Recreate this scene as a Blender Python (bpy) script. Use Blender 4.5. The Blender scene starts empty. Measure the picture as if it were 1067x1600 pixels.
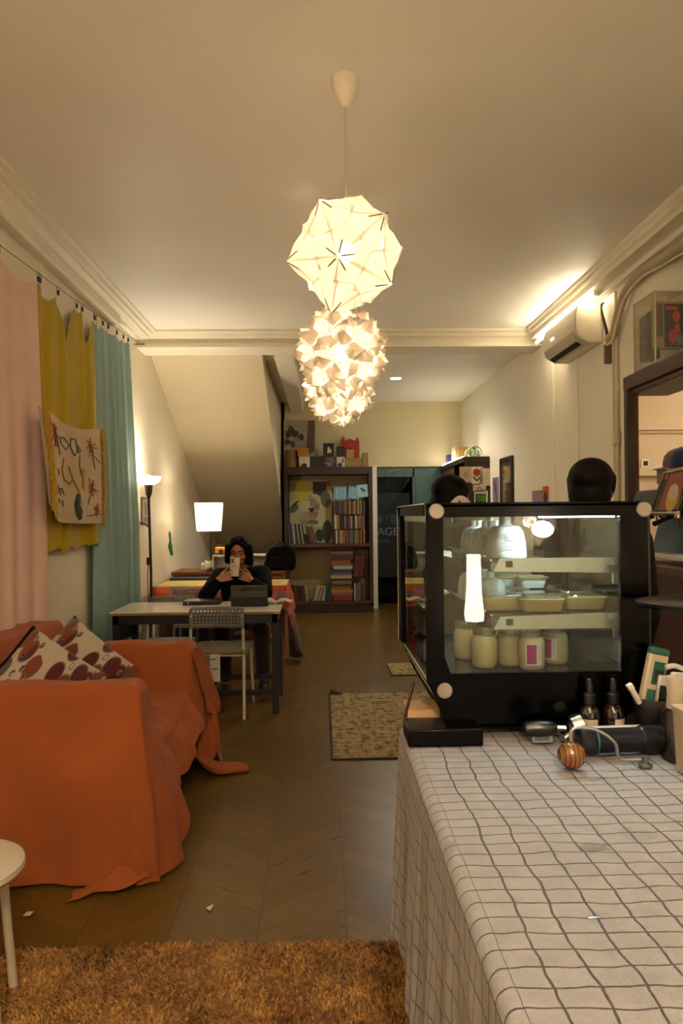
import bpy, math, random
from mathutils import Vector as V, Matrix, noise
R = math.radians
PI = math.pi
SC = bpy.context.scene
COL = SC.collection
random.seed(7)

# ------------------------------------------------------------------ camera
F = 1155.0                                   # focal length in pixels of the 1067x1600 frame
CAMROT = Matrix.Rotation(-R(1.51), 3, 'Z') @ Matrix.Rotation(R(90.30), 3, 'X') @ Matrix.Rotation(-0.010, 3, 'Z')
cd = bpy.data.cameras.new('camera')
cd.sensor_fit = 'VERTICAL'; cd.sensor_height = 36.0; cd.lens = F / 1600 * 36.0
cd.clip_start = 0.02; cd.clip_end = 60
cam = bpy.data.objects.new('camera', cd); COL.objects.link(cam)
cam.location = (0, 0, 1.40); cam.rotation_euler = CAMROT.to_euler()
SC.camera = cam
def at(px, py, Y):
    """world point on the plane y=Y seen at that place of the photograph"""
    d = CAMROT @ V(((px - 533.5) / F, -(py - 800) / F, -1.0))
    return V((0, 0, 1.40)) + d * (Y / d.y)

# ------------------------------------------------------------------ world, exposure
w = bpy.data.worlds.new('world'); SC.world = w; w.use_nodes = True
w.node_tree.nodes['Background'].inputs[0].default_value = (0.5, 0.42, 0.33, 1)
w.node_tree.nodes['Background'].inputs[1].default_value = 0.02
SC.view_settings.view_transform = 'Standard'; SC.view_settings.look = 'None'
SC.view_settings.gamma = 1.0; SC.view_settings.use_curve_mapping = False
SC.view_settings.exposure = 1.76
SC.cycles.use_denoising = True
SC.cycles.sample_clamp_indirect = 8.0
SC.cycles.max_bounces = 10; SC.cycles.transparent_max_bounces = 16
SC.cycles.caustics_reflective = False; SC.cycles.caustics_refractive = False
# lamp powers (the lamps themselves are built with their shades further down)
P_PENDANT = 3.0; P_BACK_PENDANT = 8.0; P_FRONT = 215.0; P_MID = 20.0; P_TORCH = 12.0; P_SHADE = 10.0; P_DOWN = 26.0; P_CASE = .62
E_TUBE = 12.0; E_STRIP = 6.0; P_KITCHEN = 9.0
WARM = (1.0, 0.845, 0.67); WARM2 = (1.0, 0.86, 0.68); COOL = (0.86, 0.95, 1.0)

# ------------------------------------------------------------------ materials
def lin(c):
    if isinstance(c, str):
        c = tuple(int(c[i:i+2], 16) / 255 for i in (0, 2, 4))
    return tuple((x / 12.92 if x <= .04045 else ((x + .055) / 1.055) ** 2.4) for x in c)
class NT:
    def __init__(s, name):
        s.m = bpy.data.materials.new(name); s.m.use_nodes = True
        s.t = s.m.node_tree; s.t.nodes.clear()
        s.out = s.t.nodes.new('ShaderNodeOutputMaterial')
    def n(s, kind, **kw):
        nd = s.t.nodes.new('ShaderNode' + kind)
        for k, v in kw.items(): setattr(nd, k, v)
        return nd
    def l(s, a, b): s.t.links.new(a, b)
    def val(s, x, sock):
        if hasattr(x, 'is_output') : s.l(x, sock)
        else: sock.default_value = x
    def math(s, op, a, b=0.0, c=None):
        nd = s.n('Math', operation=op); s.val(a, nd.inputs[0]); s.val(b, nd.inputs[1])
        if c is not None: s.val(c, nd.inputs[2])
        return nd.outputs[0]
    def mix(s, fac, a, b):
        nd = s.n('Mix', data_type='RGBA'); s.val(fac, nd.inputs[0])
        for x, k in ((a, 6), (b, 7)):
            if hasattr(x, 'is_output'): s.l(x, nd.inputs[k])
            else: nd.inputs[k].default_value = (*x[:3], 1)
        return nd.outputs[2]
    def ramp(s, fac, stops, interp='LINEAR'):
        nd = s.n('ValToRGB'); s.l(fac, nd.inputs[0]); e = nd.color_ramp.elements
        nd.color_ramp.interpolation = interp
        while len(e) < len(stops): e.new(.5)
        for k, (p, c) in enumerate(stops): e[k].position = p; e[k].color = (*c[:3], 1)
        return nd.outputs[0]
    def coord(s, which='Object'): return s.n('TexCoord').outputs[which]
    def noise(s, scale, detail=3, vec=None, rough=.5):
        nd = s.n('TexNoise'); nd.inputs['Scale'].default_value = scale; nd.inputs['Detail'].default_value = detail
        nd.inputs['Roughness'].default_value = rough
        s.l(vec if vec is not None else s.coord(), nd.inputs['Vector']); return nd
    def bsdf(s, base, rough=.6, metal=0., bump=None, bstr=.3, bdist=.01, **kw):
        b = s.n('BsdfPrincipled')
        if hasattr(base, 'is_output'): s.l(base, b.inputs['Base Color'])
        else: b.inputs['Base Color'].default_value = (*base[:3], 1)
        s.val(rough, b.inputs['Roughness']); b.inputs['Metallic'].default_value = metal
        for k, v in kw.items():
            k = k.replace('_', ' ')
            b.inputs[k].default_value = v
        if bump is not None:
            bn = s.n('Bump'); bn.inputs['Strength'].default_value = bstr; bn.inputs['Distance'].default_value = bdist
            s.l(bump, bn.inputs['Height']); s.l(bn.outputs[0], b.inputs['Normal'])
        return b
    def done(s, sh): s.l(sh.outputs[0] if hasattr(sh, 'outputs') else sh, s.out.inputs[0]); return s.m
CACHE = {}
def mat(hexc, rough=.6, metal=0., var=.12, scale=20, bstr=.15, bdist=.004, **kw):
    """plain paint, plastic, metal, with a little procedural variation"""
    key = (hexc, rough, metal, var, scale, bstr, tuple(kw.items()))
    if key in CACHE: return CACHE[key]
    t = NT('surface_' + hexc); c = lin(hexc); nz = t.noise(scale, 4)
    dark = tuple(x * (1 - var) for x in c); lite = tuple(min(1, x * (1 + var)) for x in c)
    col = t.mix(nz.outputs[0], dark, lite)
    CACHE[key] = t.done(t.bsdf(col, rough, metal, nz.outputs[0] if bstr else None, bstr, bdist, **kw))
    return CACHE[key]
def fabric(hexc, scale=260, var=.14, rough=.9, fold=8, sheen=.2, trans=0.0):
    key = ('fabric', hexc, scale, var, trans)
    if key in CACHE: return CACHE[key]
    t = NT('fabric_' + hexc); c = lin(hexc)
    nz = t.noise(scale, 2); n2 = t.noise(fold, 4)
    s = t.math('ADD', t.math('MULTIPLY', nz.outputs[0], .35), t.math('MULTIPLY', n2.outputs[0], .65))
    col = t.mix(s, tuple(x * (1 - 2*var) for x in c), tuple(min(1, x * (1 + 2*var)) for x in c))
    hh = t.math('ADD', t.math('MULTIPLY', nz.outputs[0], .12), n2.outputs[0])
    if max(c) < .02: sheen = 0.0
    b = t.bsdf(col, rough, 0, hh, .5, .012, Sheen_Weight=sheen, Specular_IOR_Level=.5 if sheen else .15)
    if trans:
        tr = t.n('BsdfTranslucent'); t.l(col, tr.inputs[0]); mx = t.n('MixShader'); mx.inputs[0].default_value = trans
        t.l(b.outputs[0], mx.inputs[1]); t.l(tr.outputs[0], mx.inputs[2]); b = mx
    CACHE[key] = t.done(b); return CACHE[key]
def wood(hexa, hexb, rough=.45, axis='Y', scale=3.0):
    key = ('wood', hexa, hexb, rough, axis, scale)
    if key in CACHE: return CACHE[key]
    t = NT('wood_' + hexa); mp = t.n('Mapping'); t.l(t.coord(), mp.inputs[0])
    sc = {'X': (.12, 1, 1), 'Y': (1, .12, 1), 'Z': (1, 1, .12)}[axis]
    mp.inputs['Scale'].default_value = tuple(x * scale * 8 for x in sc)
    nz = t.noise(1.6, 6, mp.outputs[0], .6)
    col = t.ramp(nz.outputs[0], [(.3, lin(hexa)), (.7, lin(hexb))])
    CACHE[key] = t.done(t.bsdf(col, rough, 0, nz.outputs[0], .2, .003)); return CACHE[key]
def glassy(tint='ffffff', refl=1.0, rough=.0, extra=.0):
    """a pane: clear with fresnel reflections"""
    key = ('glass', tint, refl, rough, extra)
    if key in CACHE: return CACHE[key]
    t = NT('glass_' + tint); tr = t.n('BsdfTransparent'); tr.inputs[0].default_value = (*lin(tint), 1)
    g = t.n('BsdfGlossy'); g.inputs['Roughness'].default_value = rough
    ge = t.n('NewGeometry'); dp = t.n('VectorMath', operation='DOT_PRODUCT'); t.l(ge.outputs['Normal'], dp.inputs[0]); t.l(ge.outputs['Incoming'], dp.inputs[1])
    fz = t.math('ADD', .04, t.math('MULTIPLY', .96, t.math('POWER', t.math('SUBTRACT', 1.0, t.math('ABSOLUTE', dp.outputs['Value'])), 5.0)))
    mx = t.n('MixShader'); t.l(t.math('ADD', t.math('MULTIPLY', fz, refl), extra), mx.inputs[0])
    t.l(tr.outputs[0], mx.inputs[1]); t.l(g.outputs[0], mx.inputs[2])
    CACHE[key] = t.done(mx); return CACHE[key]
def glow(col, strength):
    t = NT('glow'); e = t.n('Emission'); e.inputs[0].default_value = (*col, 1); e.inputs[1].default_value = strength
    return t.done(e)
def paper(hexc='f4ead8', transl=.5, transp=.25):
    key = ('paper', hexc, transl, transp)
    if key in CACHE: return CACHE[key]
    t = NT('paper_' + hexc); c = lin(hexc)
    d = t.n('BsdfDiffuse'); d.inputs[0].default_value = (*c, 1)
    tr = t.n('BsdfTranslucent'); tr.inputs[0].default_value = (*c, 1)
    tp = t.n('BsdfTransparent')
    m1 = t.n('MixShader'); m1.inputs[0].default_value = transl; t.l(d.outputs[0], m1.inputs[1]); t.l(tr.outputs[0], m1.inputs[2])
    m2 = t.n('MixShader'); m2.inputs[0].default_value = transp; t.l(m1.outputs[0], m2.inputs[1]); t.l(tp.outputs[0], m2.inputs[2])
    CACHE[key] = t.done(m2); return CACHE[key]

# ------------------------------------------------------------------ mesh building
def origin(o):
    p = V((0, 0, 0))
    while o is not None: p = p + o.location; o = o.parent
    return p
class MB:
    def __init__(s): s.v = []; s.f = []; s.uv = {}
    def add(s, vs, fs):
        k = len(s.v); s.v += [V(p) for p in vs]; s.f += [tuple(i + k for i in f) for f in fs]; return s
    def box(s, x0, y0, z0, x1, y1, z1):
        return s.add([(x0,y0,z0),(x1,y0,z0),(x1,y1,z0),(x0,y1,z0),(x0,y0,z1),(x1,y0,z1),(x1,y1,z1),(x0,y1,z1)],
                     [(0,3,2,1),(4,5,6,7),(0,1,5,4),(1,2,6,5),(2,3,7,6),(3,0,4,7)])
    def obox(s, c, size, M=None):
        """box by centre and size, turned by M"""
        a, b, d = (x / 2 for x in size); c = V(c)
        vs = [V((x*a, y*b, z*d)) for z in (-1, 1) for x, y in ((-1,-1),(1,-1),(1,1),(-1,1))]
        if M is not None: vs = [M @ p for p in vs]
        return s.add([c + p for p in vs], [(0,3,2,1),(4,5,6,7),(0,1,5,4),(1,2,6,5),(2,3,7,6),(3,0,4,7)])
    def prism(s, poly, axis, a0, a1):
        """polygon given in the two other axes (in xyz order), stretched along axis"""
        def p3(q, a):
            return {'X': (a, q[0], q[1]), 'Y': (q[0], a, q[1]), 'Z': (q[0], q[1], a)}[axis]
        n = len(poly); area = sum(poly[i][0]*poly[(i+1)%n][1]-poly[(i+1)%n][0]*poly[i][1] for i in range(n))
        if (area < 0) != (axis == 'Y'): poly = poly[::-1]
        vs = [p3(q, a0) for q in poly] + [p3(q, a1) for q in poly]
        fs = [tuple(range(n))[::-1], tuple(range(n, 2*n))] + [(i, (i+1)%n, (i+1)%n+n, i+n) for i in range(n)]
        return s.add(vs, fs)
    def tube(s, pts, r, n=10, caps=True, flat=1.0):
        pts = [V(p) for p in pts]; m = len(pts); rs = r if isinstance(r, (list, tuple)) else [r]*m
        vs = []; up = None
        for i, p in enumerate(pts):
            d = (pts[min(i+1, m-1)] - pts[max(i-1, 0)]).normalized()
            if up is None: up = V((0,0,1)) if abs(d.z) < .9 else V((1,0,0))
            a = d.cross(up).normalized(); b = a.cross(d).normalized(); up = b
            vs += [p + (a*math.cos(2*PI*k/n) + b*math.sin(2*PI*k/n)*flat)*rs[i] for k in range(n)]
        fs = [(i*n+k, i*n+(k+1)%n, (i+1)*n+(k+1)%n, (i+1)*n+k) for i in range(m-1) for k in range(n)]
        if caps: fs += [tuple(range(n))[::-1], tuple(range((m-1)*n, m*n))]
        return s.add(vs, fs)
    def cyl(s, p0, p1, r, r1=None, n=20, caps=True): return s.tube([p0, p1], [r, r if r1 is None else r1], n, caps)
    def lathe(s, prof, c=(0,0,0), n=24, M=None, caps=True):
        c = V(c); vs = []
        for (r, z) in prof: vs += [V((r*math.cos(2*PI*k/n), r*math.sin(2*PI*k/n), z)) for k in range(n)]
        if M is not None: vs = [M @ p for p in vs]
        m = len(prof); fs = [(i*n+k, i*n+(k+1)%n, (i+1)*n+(k+1)%n, (i+1)*n+k) for i in range(m-1) for k in range(n)]
        if caps: fs += [tuple(range(n))[::-1], tuple(range((m-1)*n, m*n))]
        return s.add([c + p for p in vs], fs)
    def ball(s, c, r, n=16, m=10, M=None):
        r = (r, r, r) if not isinstance(r, (tuple, list)) else r; c = V(c)
        vs = [V((0, 0, -r[2]))]
        for i in range(1, m):
            a = -PI/2 + PI*i/m
            vs += [V((r[0]*math.cos(a)*math.cos(2*PI*k/n), r[1]*math.cos(a)*math.sin(2*PI*k/n), r[2]*math.sin(a))) for k in range(n)]
        vs.append(V((0, 0, r[2])))
        if M is not None: vs = [M @ p for p in vs]
        fs = [(0, 1+(k+1)%n, 1+k) for k in range(n)]
        fs += [(1+i*n+k, 1+i*n+(k+1)%n, 1+(i+1)*n+(k+1)%n, 1+(i+1)*n+k) for i in range(m-2) for k in range(n)]
        L = 1+(m-2)*n; fs += [(L+k, L+(k+1)%n, L+n) for k in range(n)]
        return s.add([c + p for p in vs], fs)
    def cap(s, p0, p1, r0, r1=None, n=12):
        """a closed tapered limb with round ends"""
        p0 = V(p0); p1 = V(p1); r1 = r0 if r1 is None else r1; d = (p1-p0).normalized()
        pts = []; rs = []
        for a in (85, 60, 30): pts.append(p0 - d*r0*math.sin(R(a))); rs.append(r0*math.cos(R(a)))
        pts.append(p0); rs.append(r0); pts.append(p1); rs.append(r1)
        for a in (30, 60, 85): pts.append(p1 + d*r1*math.sin(R(a))); rs.append(r1*math.cos(R(a)))
        return s.tube(pts, rs, n)
    def grid(s, fn, nu, nv, uvs=None):
        k = len(s.v)
        for i in range(nu+1):
            for j in range(nv+1):
                s.v.append(V(fn(i/nu, j/nv)))
                if uvs: s.uv[len(s.v)-1] = uvs(i/nu, j/nv)
        s.f += [(k+i*(nv+1)+j, k+(i+1)*(nv+1)+j, k+(i+1)*(nv+1)+j+1, k+i*(nv+1)+j+1) for i in range(nu) for j in range(nv)]
        return s
    def xf(s, M, start=0): s.v[start:] = [M @ p for p in s.v[start:]]; return s
    def build(s, name, m, parent=None, smooth=True, bevel=0, solid=0, sub=0, remesh=0, smooths=0, angle=.7, origin_at=None):
        o0 = origin(parent) if parent is not None else (V(origin_at) if origin_at is not None else V((0,0,0)))
        me = bpy.data.meshes.new(name); me.from_pydata([tuple(p - o0) for p in s.v], [], s.f)
        if s.uv:
            ul = me.uv_layers.new(name='UVMap')
            for lp in me.loops: ul.data[lp.index].uv = s.uv.get(lp.vertex_index, (0, 0))
        if smooth:
            me.shade_smooth()
            if angle < 3: me.set_sharp_from_angle(angle=angle)
        me.materials.append(m)
        o = bpy.data.objects.new(name, me); COL.objects.link(o)
        if parent is not None: o.parent = parent
        elif origin_at is not None: o.location = o0
        if remesh:
            md = o.modifiers.new('remesh', 'REMESH'); md.mode = 'VOXEL'; md.voxel_size = remesh; md.use_smooth_shade = True
        if smooths:
            md = o.modifiers.new('smooth', 'SMOOTH'); md.iterations = smooths; md.factor = .5
        if solid:
            md = o.modifiers.new('solid', 'SOLIDIFY'); md.thickness = solid; md.offset = 0
        if bevel:
            md = o.modifiers.new('bevel', 'BEVEL'); md.width = bevel; md.segments = 2; md.limit_method = 'ANGLE'; md.angle_limit = .6
            md.harden_normals = False
        if sub:
            md = o.modifiers.new('sub', 'SUBSURF'); md.levels = sub; md.render_levels = sub
        return o
def tag(o, label=None, cat=None, group=None, kind=None):
    if label: o['label'] = label
    if cat: o['category'] = cat
    if group: o['group'] = group
    if kind: o['kind'] = kind
    return o
def thing(name, label, cat, loc=(0,0,0), group=None):
    o = bpy.data.objects.new(name, None); COL.objects.link(o); o.location = loc; o.empty_display_size = .05
    return tag(o, label, cat, group)
def one(mb, name, m, label, cat, group=None, **kw):
    """a thing that is one mesh"""
    if 'origin_at' not in kw:
        n = len(mb.v); kw['origin_at'] = (sum(p.x for p in mb.v)/n, sum(p.y for p in mb.v)/n, min(p.z for p in mb.v))
    return tag(mb.build(name, m, **kw), label, cat, group)
def struct(mb, name, m, parent=None, **kw):
    o = mb.build(name, m, parent, **kw)
    if parent is None: o['kind'] = 'structure'
    return o
def dup(root, loc=None, rotz=None, label=None, group=None, scale=None):
    r = root.copy(); COL.objects.link(r)
    if loc is not None: r.location = loc
    if rotz is not None: r.rotation_euler = (0, 0, rotz)
    if scale is not None: r.scale = scale
    if label: r['label'] = label
    if group: r['group'] = group
    def kids(a, b):
        for ch in list(a.children):
            c = ch.copy(); COL.objects.link(c); c.parent = b; kids(ch, c)
    kids(root, r); return r
def lamp(name, loc, power, col, radius=.03, parent=None, kind='POINT', rot=None, size=None, spot=None):
    l = bpy.data.lights.new(name, kind); l.energy = power; l.color = col
    if kind == 'AREA': l.shape = 'RECTANGLE'; l.size, l.size_y = size
    else: l.shadow_soft_size = radius
    if spot: l.spot_size = R(spot); l.spot_blend = .6
    o = bpy.data.objects.new(name, l); COL.objects.link(o)
    o.location = V(loc) - (origin(parent) if parent is not None else V((0,0,0)))
    if rot: o.rotation_euler = rot
    if parent is not None: o.parent = parent
    return o
# flat graphics laid on a surface: a frame of origin, right and up vectors in metres
class Sheet:
    def __init__(s, o, u, v): s.o = V(o); s.u = V(u); s.v = V(v); s.n = s.u.normalized().cross(s.v.normalized())
    def p(s, x, y, k=1): return s.o + s.u*x + s.v*y + s.n*(.0006*k)
    def polys(s, polys, k=1):
        mb = MB()
        for q in polys: mb.add([s.p(x, y, k) for x, y in q], [tuple(range(len(q)))])
        return mb
    def put(s, name, polys, m, parent, k=1): return s.polys(polys, k).build(name, m, parent, smooth=False)
def ell(cx, cy, rx, ry, rot=0, n=18, a0=0, a1=360):
    c, q = math.cos(R(rot)), math.sin(R(rot)); out = []
    for i in range(n):
        a = R(a0 + (a1-a0)*i/(n if a1-a0 == 360 else n-1)); x, y = rx*math.cos(a), ry*math.sin(a)
        out.append((cx + x*c - y*q, cy + x*q + y*c))
    return out
def rect(x0, y0, x1, y1): return [(x0,y0),(x1,y0),(x1,y1),(x0,y1)]
def stroke(pts, w):
    """a drawn line as small quads"""
    out = []
    for a, b in zip(pts, pts[1:]):
        dx, dy = b[0]-a[0], b[1]-a[1]; L = math.hypot(dx, dy) or 1; nx, ny = -dy/L*w/2, dx/L*w/2
        out.append([(a[0]-nx, a[1]-ny), (b[0]-nx, b[1]-ny), (b[0]+nx, b[1]+ny), (a[0]+nx, a[1]+ny)])
    return out
def text(name, body, size, m, parent, loc, rot, extrude=.0003, align='LEFT'):
    o = text_curve(name, body, size, m, parent, loc, rot, extrude, align)
    bpy.context.view_layer.update()
    me = bpy.data.meshes.new_from_object(o.evaluated_get(bpy.context.evaluated_depsgraph_get()))
    n = bpy.data.objects.new(name + '_mesh', me); COL.objects.link(n); n.location = o.location; n.rotation_euler = o.rotation_euler; n.parent = o.parent
    if not me.materials: me.materials.append(m)
    bpy.data.objects.remove(o); n.name = name; return n
def text_curve(name, body, size, m, parent, loc, rot, extrude=.0003, align='LEFT'):
    c = bpy.data.curves.new(name, 'FONT'); c.body = body; c.size = size; c.extrude = extrude; c.align_x = align
    c.materials.append(m); o = bpy.data.objects.new(name, c); COL.objects.link(o)
    o.location = V(loc) - (origin(parent) if parent is not None else V((0,0,0))); o.rotation_euler = rot
    if parent is not None: o.parent = parent
    return o
FACE = (PI/2, 0, 0)       # text readable from the camera side

# ------------------------------------------------------------------ the room
XL, XR, ZC, ZF, YB = -1.73, 2.12, 3.15, 3.11, 11.1
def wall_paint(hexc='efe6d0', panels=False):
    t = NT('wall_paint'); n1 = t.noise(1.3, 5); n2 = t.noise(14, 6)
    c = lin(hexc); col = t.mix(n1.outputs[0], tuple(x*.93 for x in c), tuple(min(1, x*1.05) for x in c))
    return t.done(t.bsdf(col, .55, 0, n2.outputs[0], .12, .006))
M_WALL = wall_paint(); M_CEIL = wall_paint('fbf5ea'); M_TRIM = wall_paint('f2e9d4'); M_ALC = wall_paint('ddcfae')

def floor_mat():
    t = NT('chevron_vinyl_floor'); sx = t.n('SeparateXYZ'); t.l(t.coord(), sx.inputs[0]); x, y = sx.outputs[0], sx.outputs[1]
    nz = t.noise(2.5, 2)
    u = t.math('DIVIDE', t.math('ADD', x, 8.03), .30); fu = t.math('FRACT', u); cu = t.math('FLOOR', u)
    par = t.math('MODULO', cu, 2.0)
    slope = t.math('SUBTRACT', t.math('MULTIPLY', par, 2.0), 1.0)
    yy = t.math('ADD', y, t.math('MULTIPLY', t.math('MULTIPLY', t.math('SUBTRACT', fu, .5), .30), t.math('MULTIPLY', slope, .75)))
    w = t.math('DIVIDE', t.math('ADD', yy, 20.0), .13); fw = t.math('FRACT', w); cw = t.math('FLOOR', w)
    e1 = t.math('LESS_THAN', t.math('MINIMUM', fu, t.math('SUBTRACT', 1.0, fu)), .006)
    e2 = t.math('LESS_THAN', fw, .022)
    e2 = t.math('MULTIPLY', e2, .55)
    cb = t.n('CombineXYZ'); t.l(cu, cb.inputs[0]); t.l(cw, cb.inputs[1]); wn = t.n('TexWhiteNoise'); t.l(cb.outputs[0], wn.inputs[0])
    # grain along each board
    gx = t.n('CombineXYZ'); t.l(t.math('MULTIPLY', x, 3.0), gx.inputs[0]); t.l(t.math('MULTIPLY', yy, 26.0), gx.inputs[1]); t.l(cw, gx.inputs[2])
    g = t.noise(1.5, 5, gx.outputs[0], .65)
    base = t.mix(g.outputs[0], lin('443110'), lin('86672c'))
    base = t.mix(t.math('MULTIPLY', wn.outputs[0], .45), base, lin('443519'))
    line = t.math('MAXIMUM', e1, e2)
    col = t.mix(t.math('MULTIPLY', line, .75), base, lin('1c140a'))
    rg = t.math('ADD', .20, t.math('MULTIPLY', g.outputs[0], .22))
    h = t.math('SUBTRACT', g.outputs[0], t.math('MULTIPLY', line, 1.5))
    return t.done(t.bsdf(col, rg, 0, h, .25, .003))
struct(MB().box(XL-.1, -3.2, -.1, 4.2, 13.2, 0), 'floor', floor_mat(), smooth=False)
struct(MB().box(XL-.1, -3.2, ZC, XR+.1, 7.3, ZC+.1), 'ceiling', M_CEIL, smooth=False)
struct(MB().box(XL-.1, 7.3, ZF, XR+.1, 13.2, ZF+.14), 'ceiling_rear', M_CEIL, smooth=False)
# left wall, panelled with narrow battens
struct(MB().box(XL-.1, -3.2, 0, XL, 13.2, 3.25), 'wall_left', M_WALL, smooth=False)
for i, yb in enumerate((1.05, 2.25, 3.35, 4.62, 5.75)):
    struct(MB().box(XL-.005, yb, 0, XL+.012, yb+.035, 3.06), 'trim_%d' % (i+1), M_TRIM, bevel=.003)
struct(MB().box(XL-.1, -3.3, 0, 4.2, -3.2, 3.25), 'wall_front', M_WALL, smooth=False)
# right wall with the opening to the kitchen
wr = MB(); wr.box(XR, 5.3, 0, XR+.1, YB+.1, 3.25); wr.box(XR, 5.0, 0, XR+.03, 5.3, 3.25); wr.box(XR, 2.6, 2.25, XR+.1, 5.0, 3.25); wr.box(XR, -3.2, 0, XR+.1, 2.6, 3.25)
struct(wr, 'wall_right', M_WALL, smooth=False)
for i, yb in enumerate((6.65, 6.02, 4.2)):
    struct(MB().box(XR-.014, yb, 0 if yb > 4.6 else 2.4, XR+.005, yb+.03, 3.03), 'trim_%d' % (i+6), M_TRIM, bevel=.003)
# back wall with the doorway
DX0, DX1, DZ = .83, 1.93, 2.13
wb = MB(); wb.box(-.6, YB, 0, DX0, YB+.1, 3.2); wb.box(DX1, YB, 0, XR+.1, YB+.1, 3.2); wb.box(DX0, YB, DZ, DX1, YB+.1, 3.2)
struct(wb, 'wall_back', wall_paint('e0d2a8'), smooth=False)
struct(MB().box(.755, YB-.02, 0, .83, YB+.02, 2.14), 'trim_12', M_TRIM, bevel=.004)
# stair soffit with its side, and the nook wall behind it
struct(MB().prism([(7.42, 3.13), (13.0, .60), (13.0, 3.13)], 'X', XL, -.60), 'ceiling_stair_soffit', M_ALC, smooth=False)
struct(MB().box(XL, 12.9, 0, -.5, 13.0, 1.2), 'wall_nook', M_WALL, smooth=False)
struct(MB().box(-.60, YB, 0, -.55, 13.0, 3.1), 'wall_nook_side', M_WALL, smooth=False)
# cross beam with mouldings
bm = MB(); bm.box(XL, 7.02, 3.0, XR, 7.34, 3.2)
struct(bm, 'beam', M_TRIM, bevel=.008)
struct(MB().prism([(7.02, 3.15), (6.90, 3.15), (6.90, 3.13), (6.94, 3.12), (6.96, 3.095), (7.00, 3.08), (7.02, 3.05)], 'X', XL, XR), 'trim_9', M_TRIM, smooth=False)
struct(MB().box(XL, 6.985, 3.0, XR, 7.03, 3.025), 'trim_10', M_TRIM, bevel=.004)
# beams running back beside the stair
struct(MB().box(-.46, 7.34, 2.97, -.26, YB, 3.12), 'beam_rear', M_TRIM, bevel=.01)
# left boxed crown: wide cove ending before the beam
struct(MB().prism([(XL-.02, 3.07), (-1.66, 3.066), (-1.60, 3.085), (-1.60, 3.10), (-1.565, 3.105), (-1.56, 3.13), (-1.53, 3.135), (-1.53, 3.16), (XL-.02, 3.16)], 'Y', -3.2, 6.95), 'trim_13', M_TRIM, smooth=False)
struct(MB().box(XL-.01, -3.2, 2.985, -1.645, 6.15, 3.075), 'trim_14', M_TRIM, bevel=.015)
# right boxed crown carrying the tube light
struct(MB().prism([(1.94, 3.16), (1.94, 3.12), (1.955, 3.11), (1.955, 3.085), (1.975, 3.075), (1.975, 3.04), (2.13, 3.03), (2.13, 3.16)], 'Y', -3.2, 6.86), 'trim_15', M_TRIM, smooth=False)
struct(MB().box(2.06, -3.2, 2.995, 2.13, 6.5, 3.035), 'trim_16', M_TRIM, bevel=.006)
# dark room behind the doorway
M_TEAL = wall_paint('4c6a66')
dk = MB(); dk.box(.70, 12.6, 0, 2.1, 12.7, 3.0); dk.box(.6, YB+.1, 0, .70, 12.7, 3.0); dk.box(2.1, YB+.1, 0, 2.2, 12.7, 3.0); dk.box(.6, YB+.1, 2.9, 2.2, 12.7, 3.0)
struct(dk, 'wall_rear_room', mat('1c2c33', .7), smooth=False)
# kitchen beyond the opening
kt = MB(); kt.box(XR+.02, 5.2, 0, 4.2, 5.3, 3.1); kt.box(4.1, 2.5, 0, 4.2, 5.3, 3.1); kt.box(XR+.08, 2.4, 0, 4.2, 2.5, 3.1)
struct(kt, 'wall_kitchen', wall_paint('d8c09a'), smooth=False)
struct(MB().box(XR+.08, 2.4, 3.0, 4.2, 5.3, 3.1), 'ceiling_kitchen', M_CEIL, smooth=False)
struct(MB().box(XR+.1, 5.185, 1.965, 4.1, 5.205, 1.985).box(XR+.1, 5.17, 1.985, 4.1, 5.2, 2.03), 'trim_17', wall_paint('d8c09a'), bevel=.003)
struct(MB().box(XR+.1, 5.16, 1.66, 4.1, 5.2, 1.72), 'trim_18', wall_paint('d8c09a'), bevel=.004)
# dark wooden frame of the kitchen opening
M_DARKW = wood('2a170b', '5a361c', .5, 'Y', 3)
fr = MB(); fr.box(1.925, 2.7, 2.175, 2.2, 4.66, 2.262); fr.box(1.945, 2.7, 2.14, 2.2, 4.63, 2.175)
o = fr.build('door_2', M_DARKW, bevel=.006); o['kind'] = 'structure'
o2 = MB().box(1.912, 4.57, 0, 1.962, 4.62, 2.175).build('door_2_jamb', wood('1d110a', '3a2212', .45, 'Z', 3), bevel=.003); o2.parent = o
o3 = MB().prism([(1.94, 4.62), (1.985, 4.57), (2.150, 4.98), (2.120, 5.03)], 'Z', 0, 2.175).build('door_2_stop', wood('5a3416', '7d4f22', .5, 'Z', 3), bevel=.003); o3.parent = o

# ------------------------------------------------------------------ pendant lamps
M_PAPER = paper('f6ecda', .13, .10); M_PAPER2 = paper('f6ecda', .15, .10); M_PAPER3 = paper('f6ecda', .3, .35); M_SLOT = mat('8d7f68', .8)
M_BULB = glow((1.0, .88, .72), 10)
def cord_and_cup(t, c):
    MB().lathe([(.001, 0), (.012, .002), (.020, .012), (.036, .03), (.052, .07), (.056, .10), (.056, .115), (.001, .115)], (c.x, c.y, ZC-.115), 28).build('ceiling_cup', mat('e9dfc8', .4), t)
    MB().tube([(c.x, c.y, ZC-.114), (c.x+.002, c.y, (ZC+c.z)/2), (c.x, c.y, c.z+.10)], .0028, 8).build('cord', mat('cdbfa0', .6), t)
    MB().cyl((c.x, c.y, c.z+.04), (c.x, c.y, c.z+.11), .02, .014).build('bulb_holder', mat('d9cfb8', .5), t)
    MB().ball((c.x, c.y, c.z), (.032, .032, .042)).build('bulb', M_BULB, t)
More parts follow.
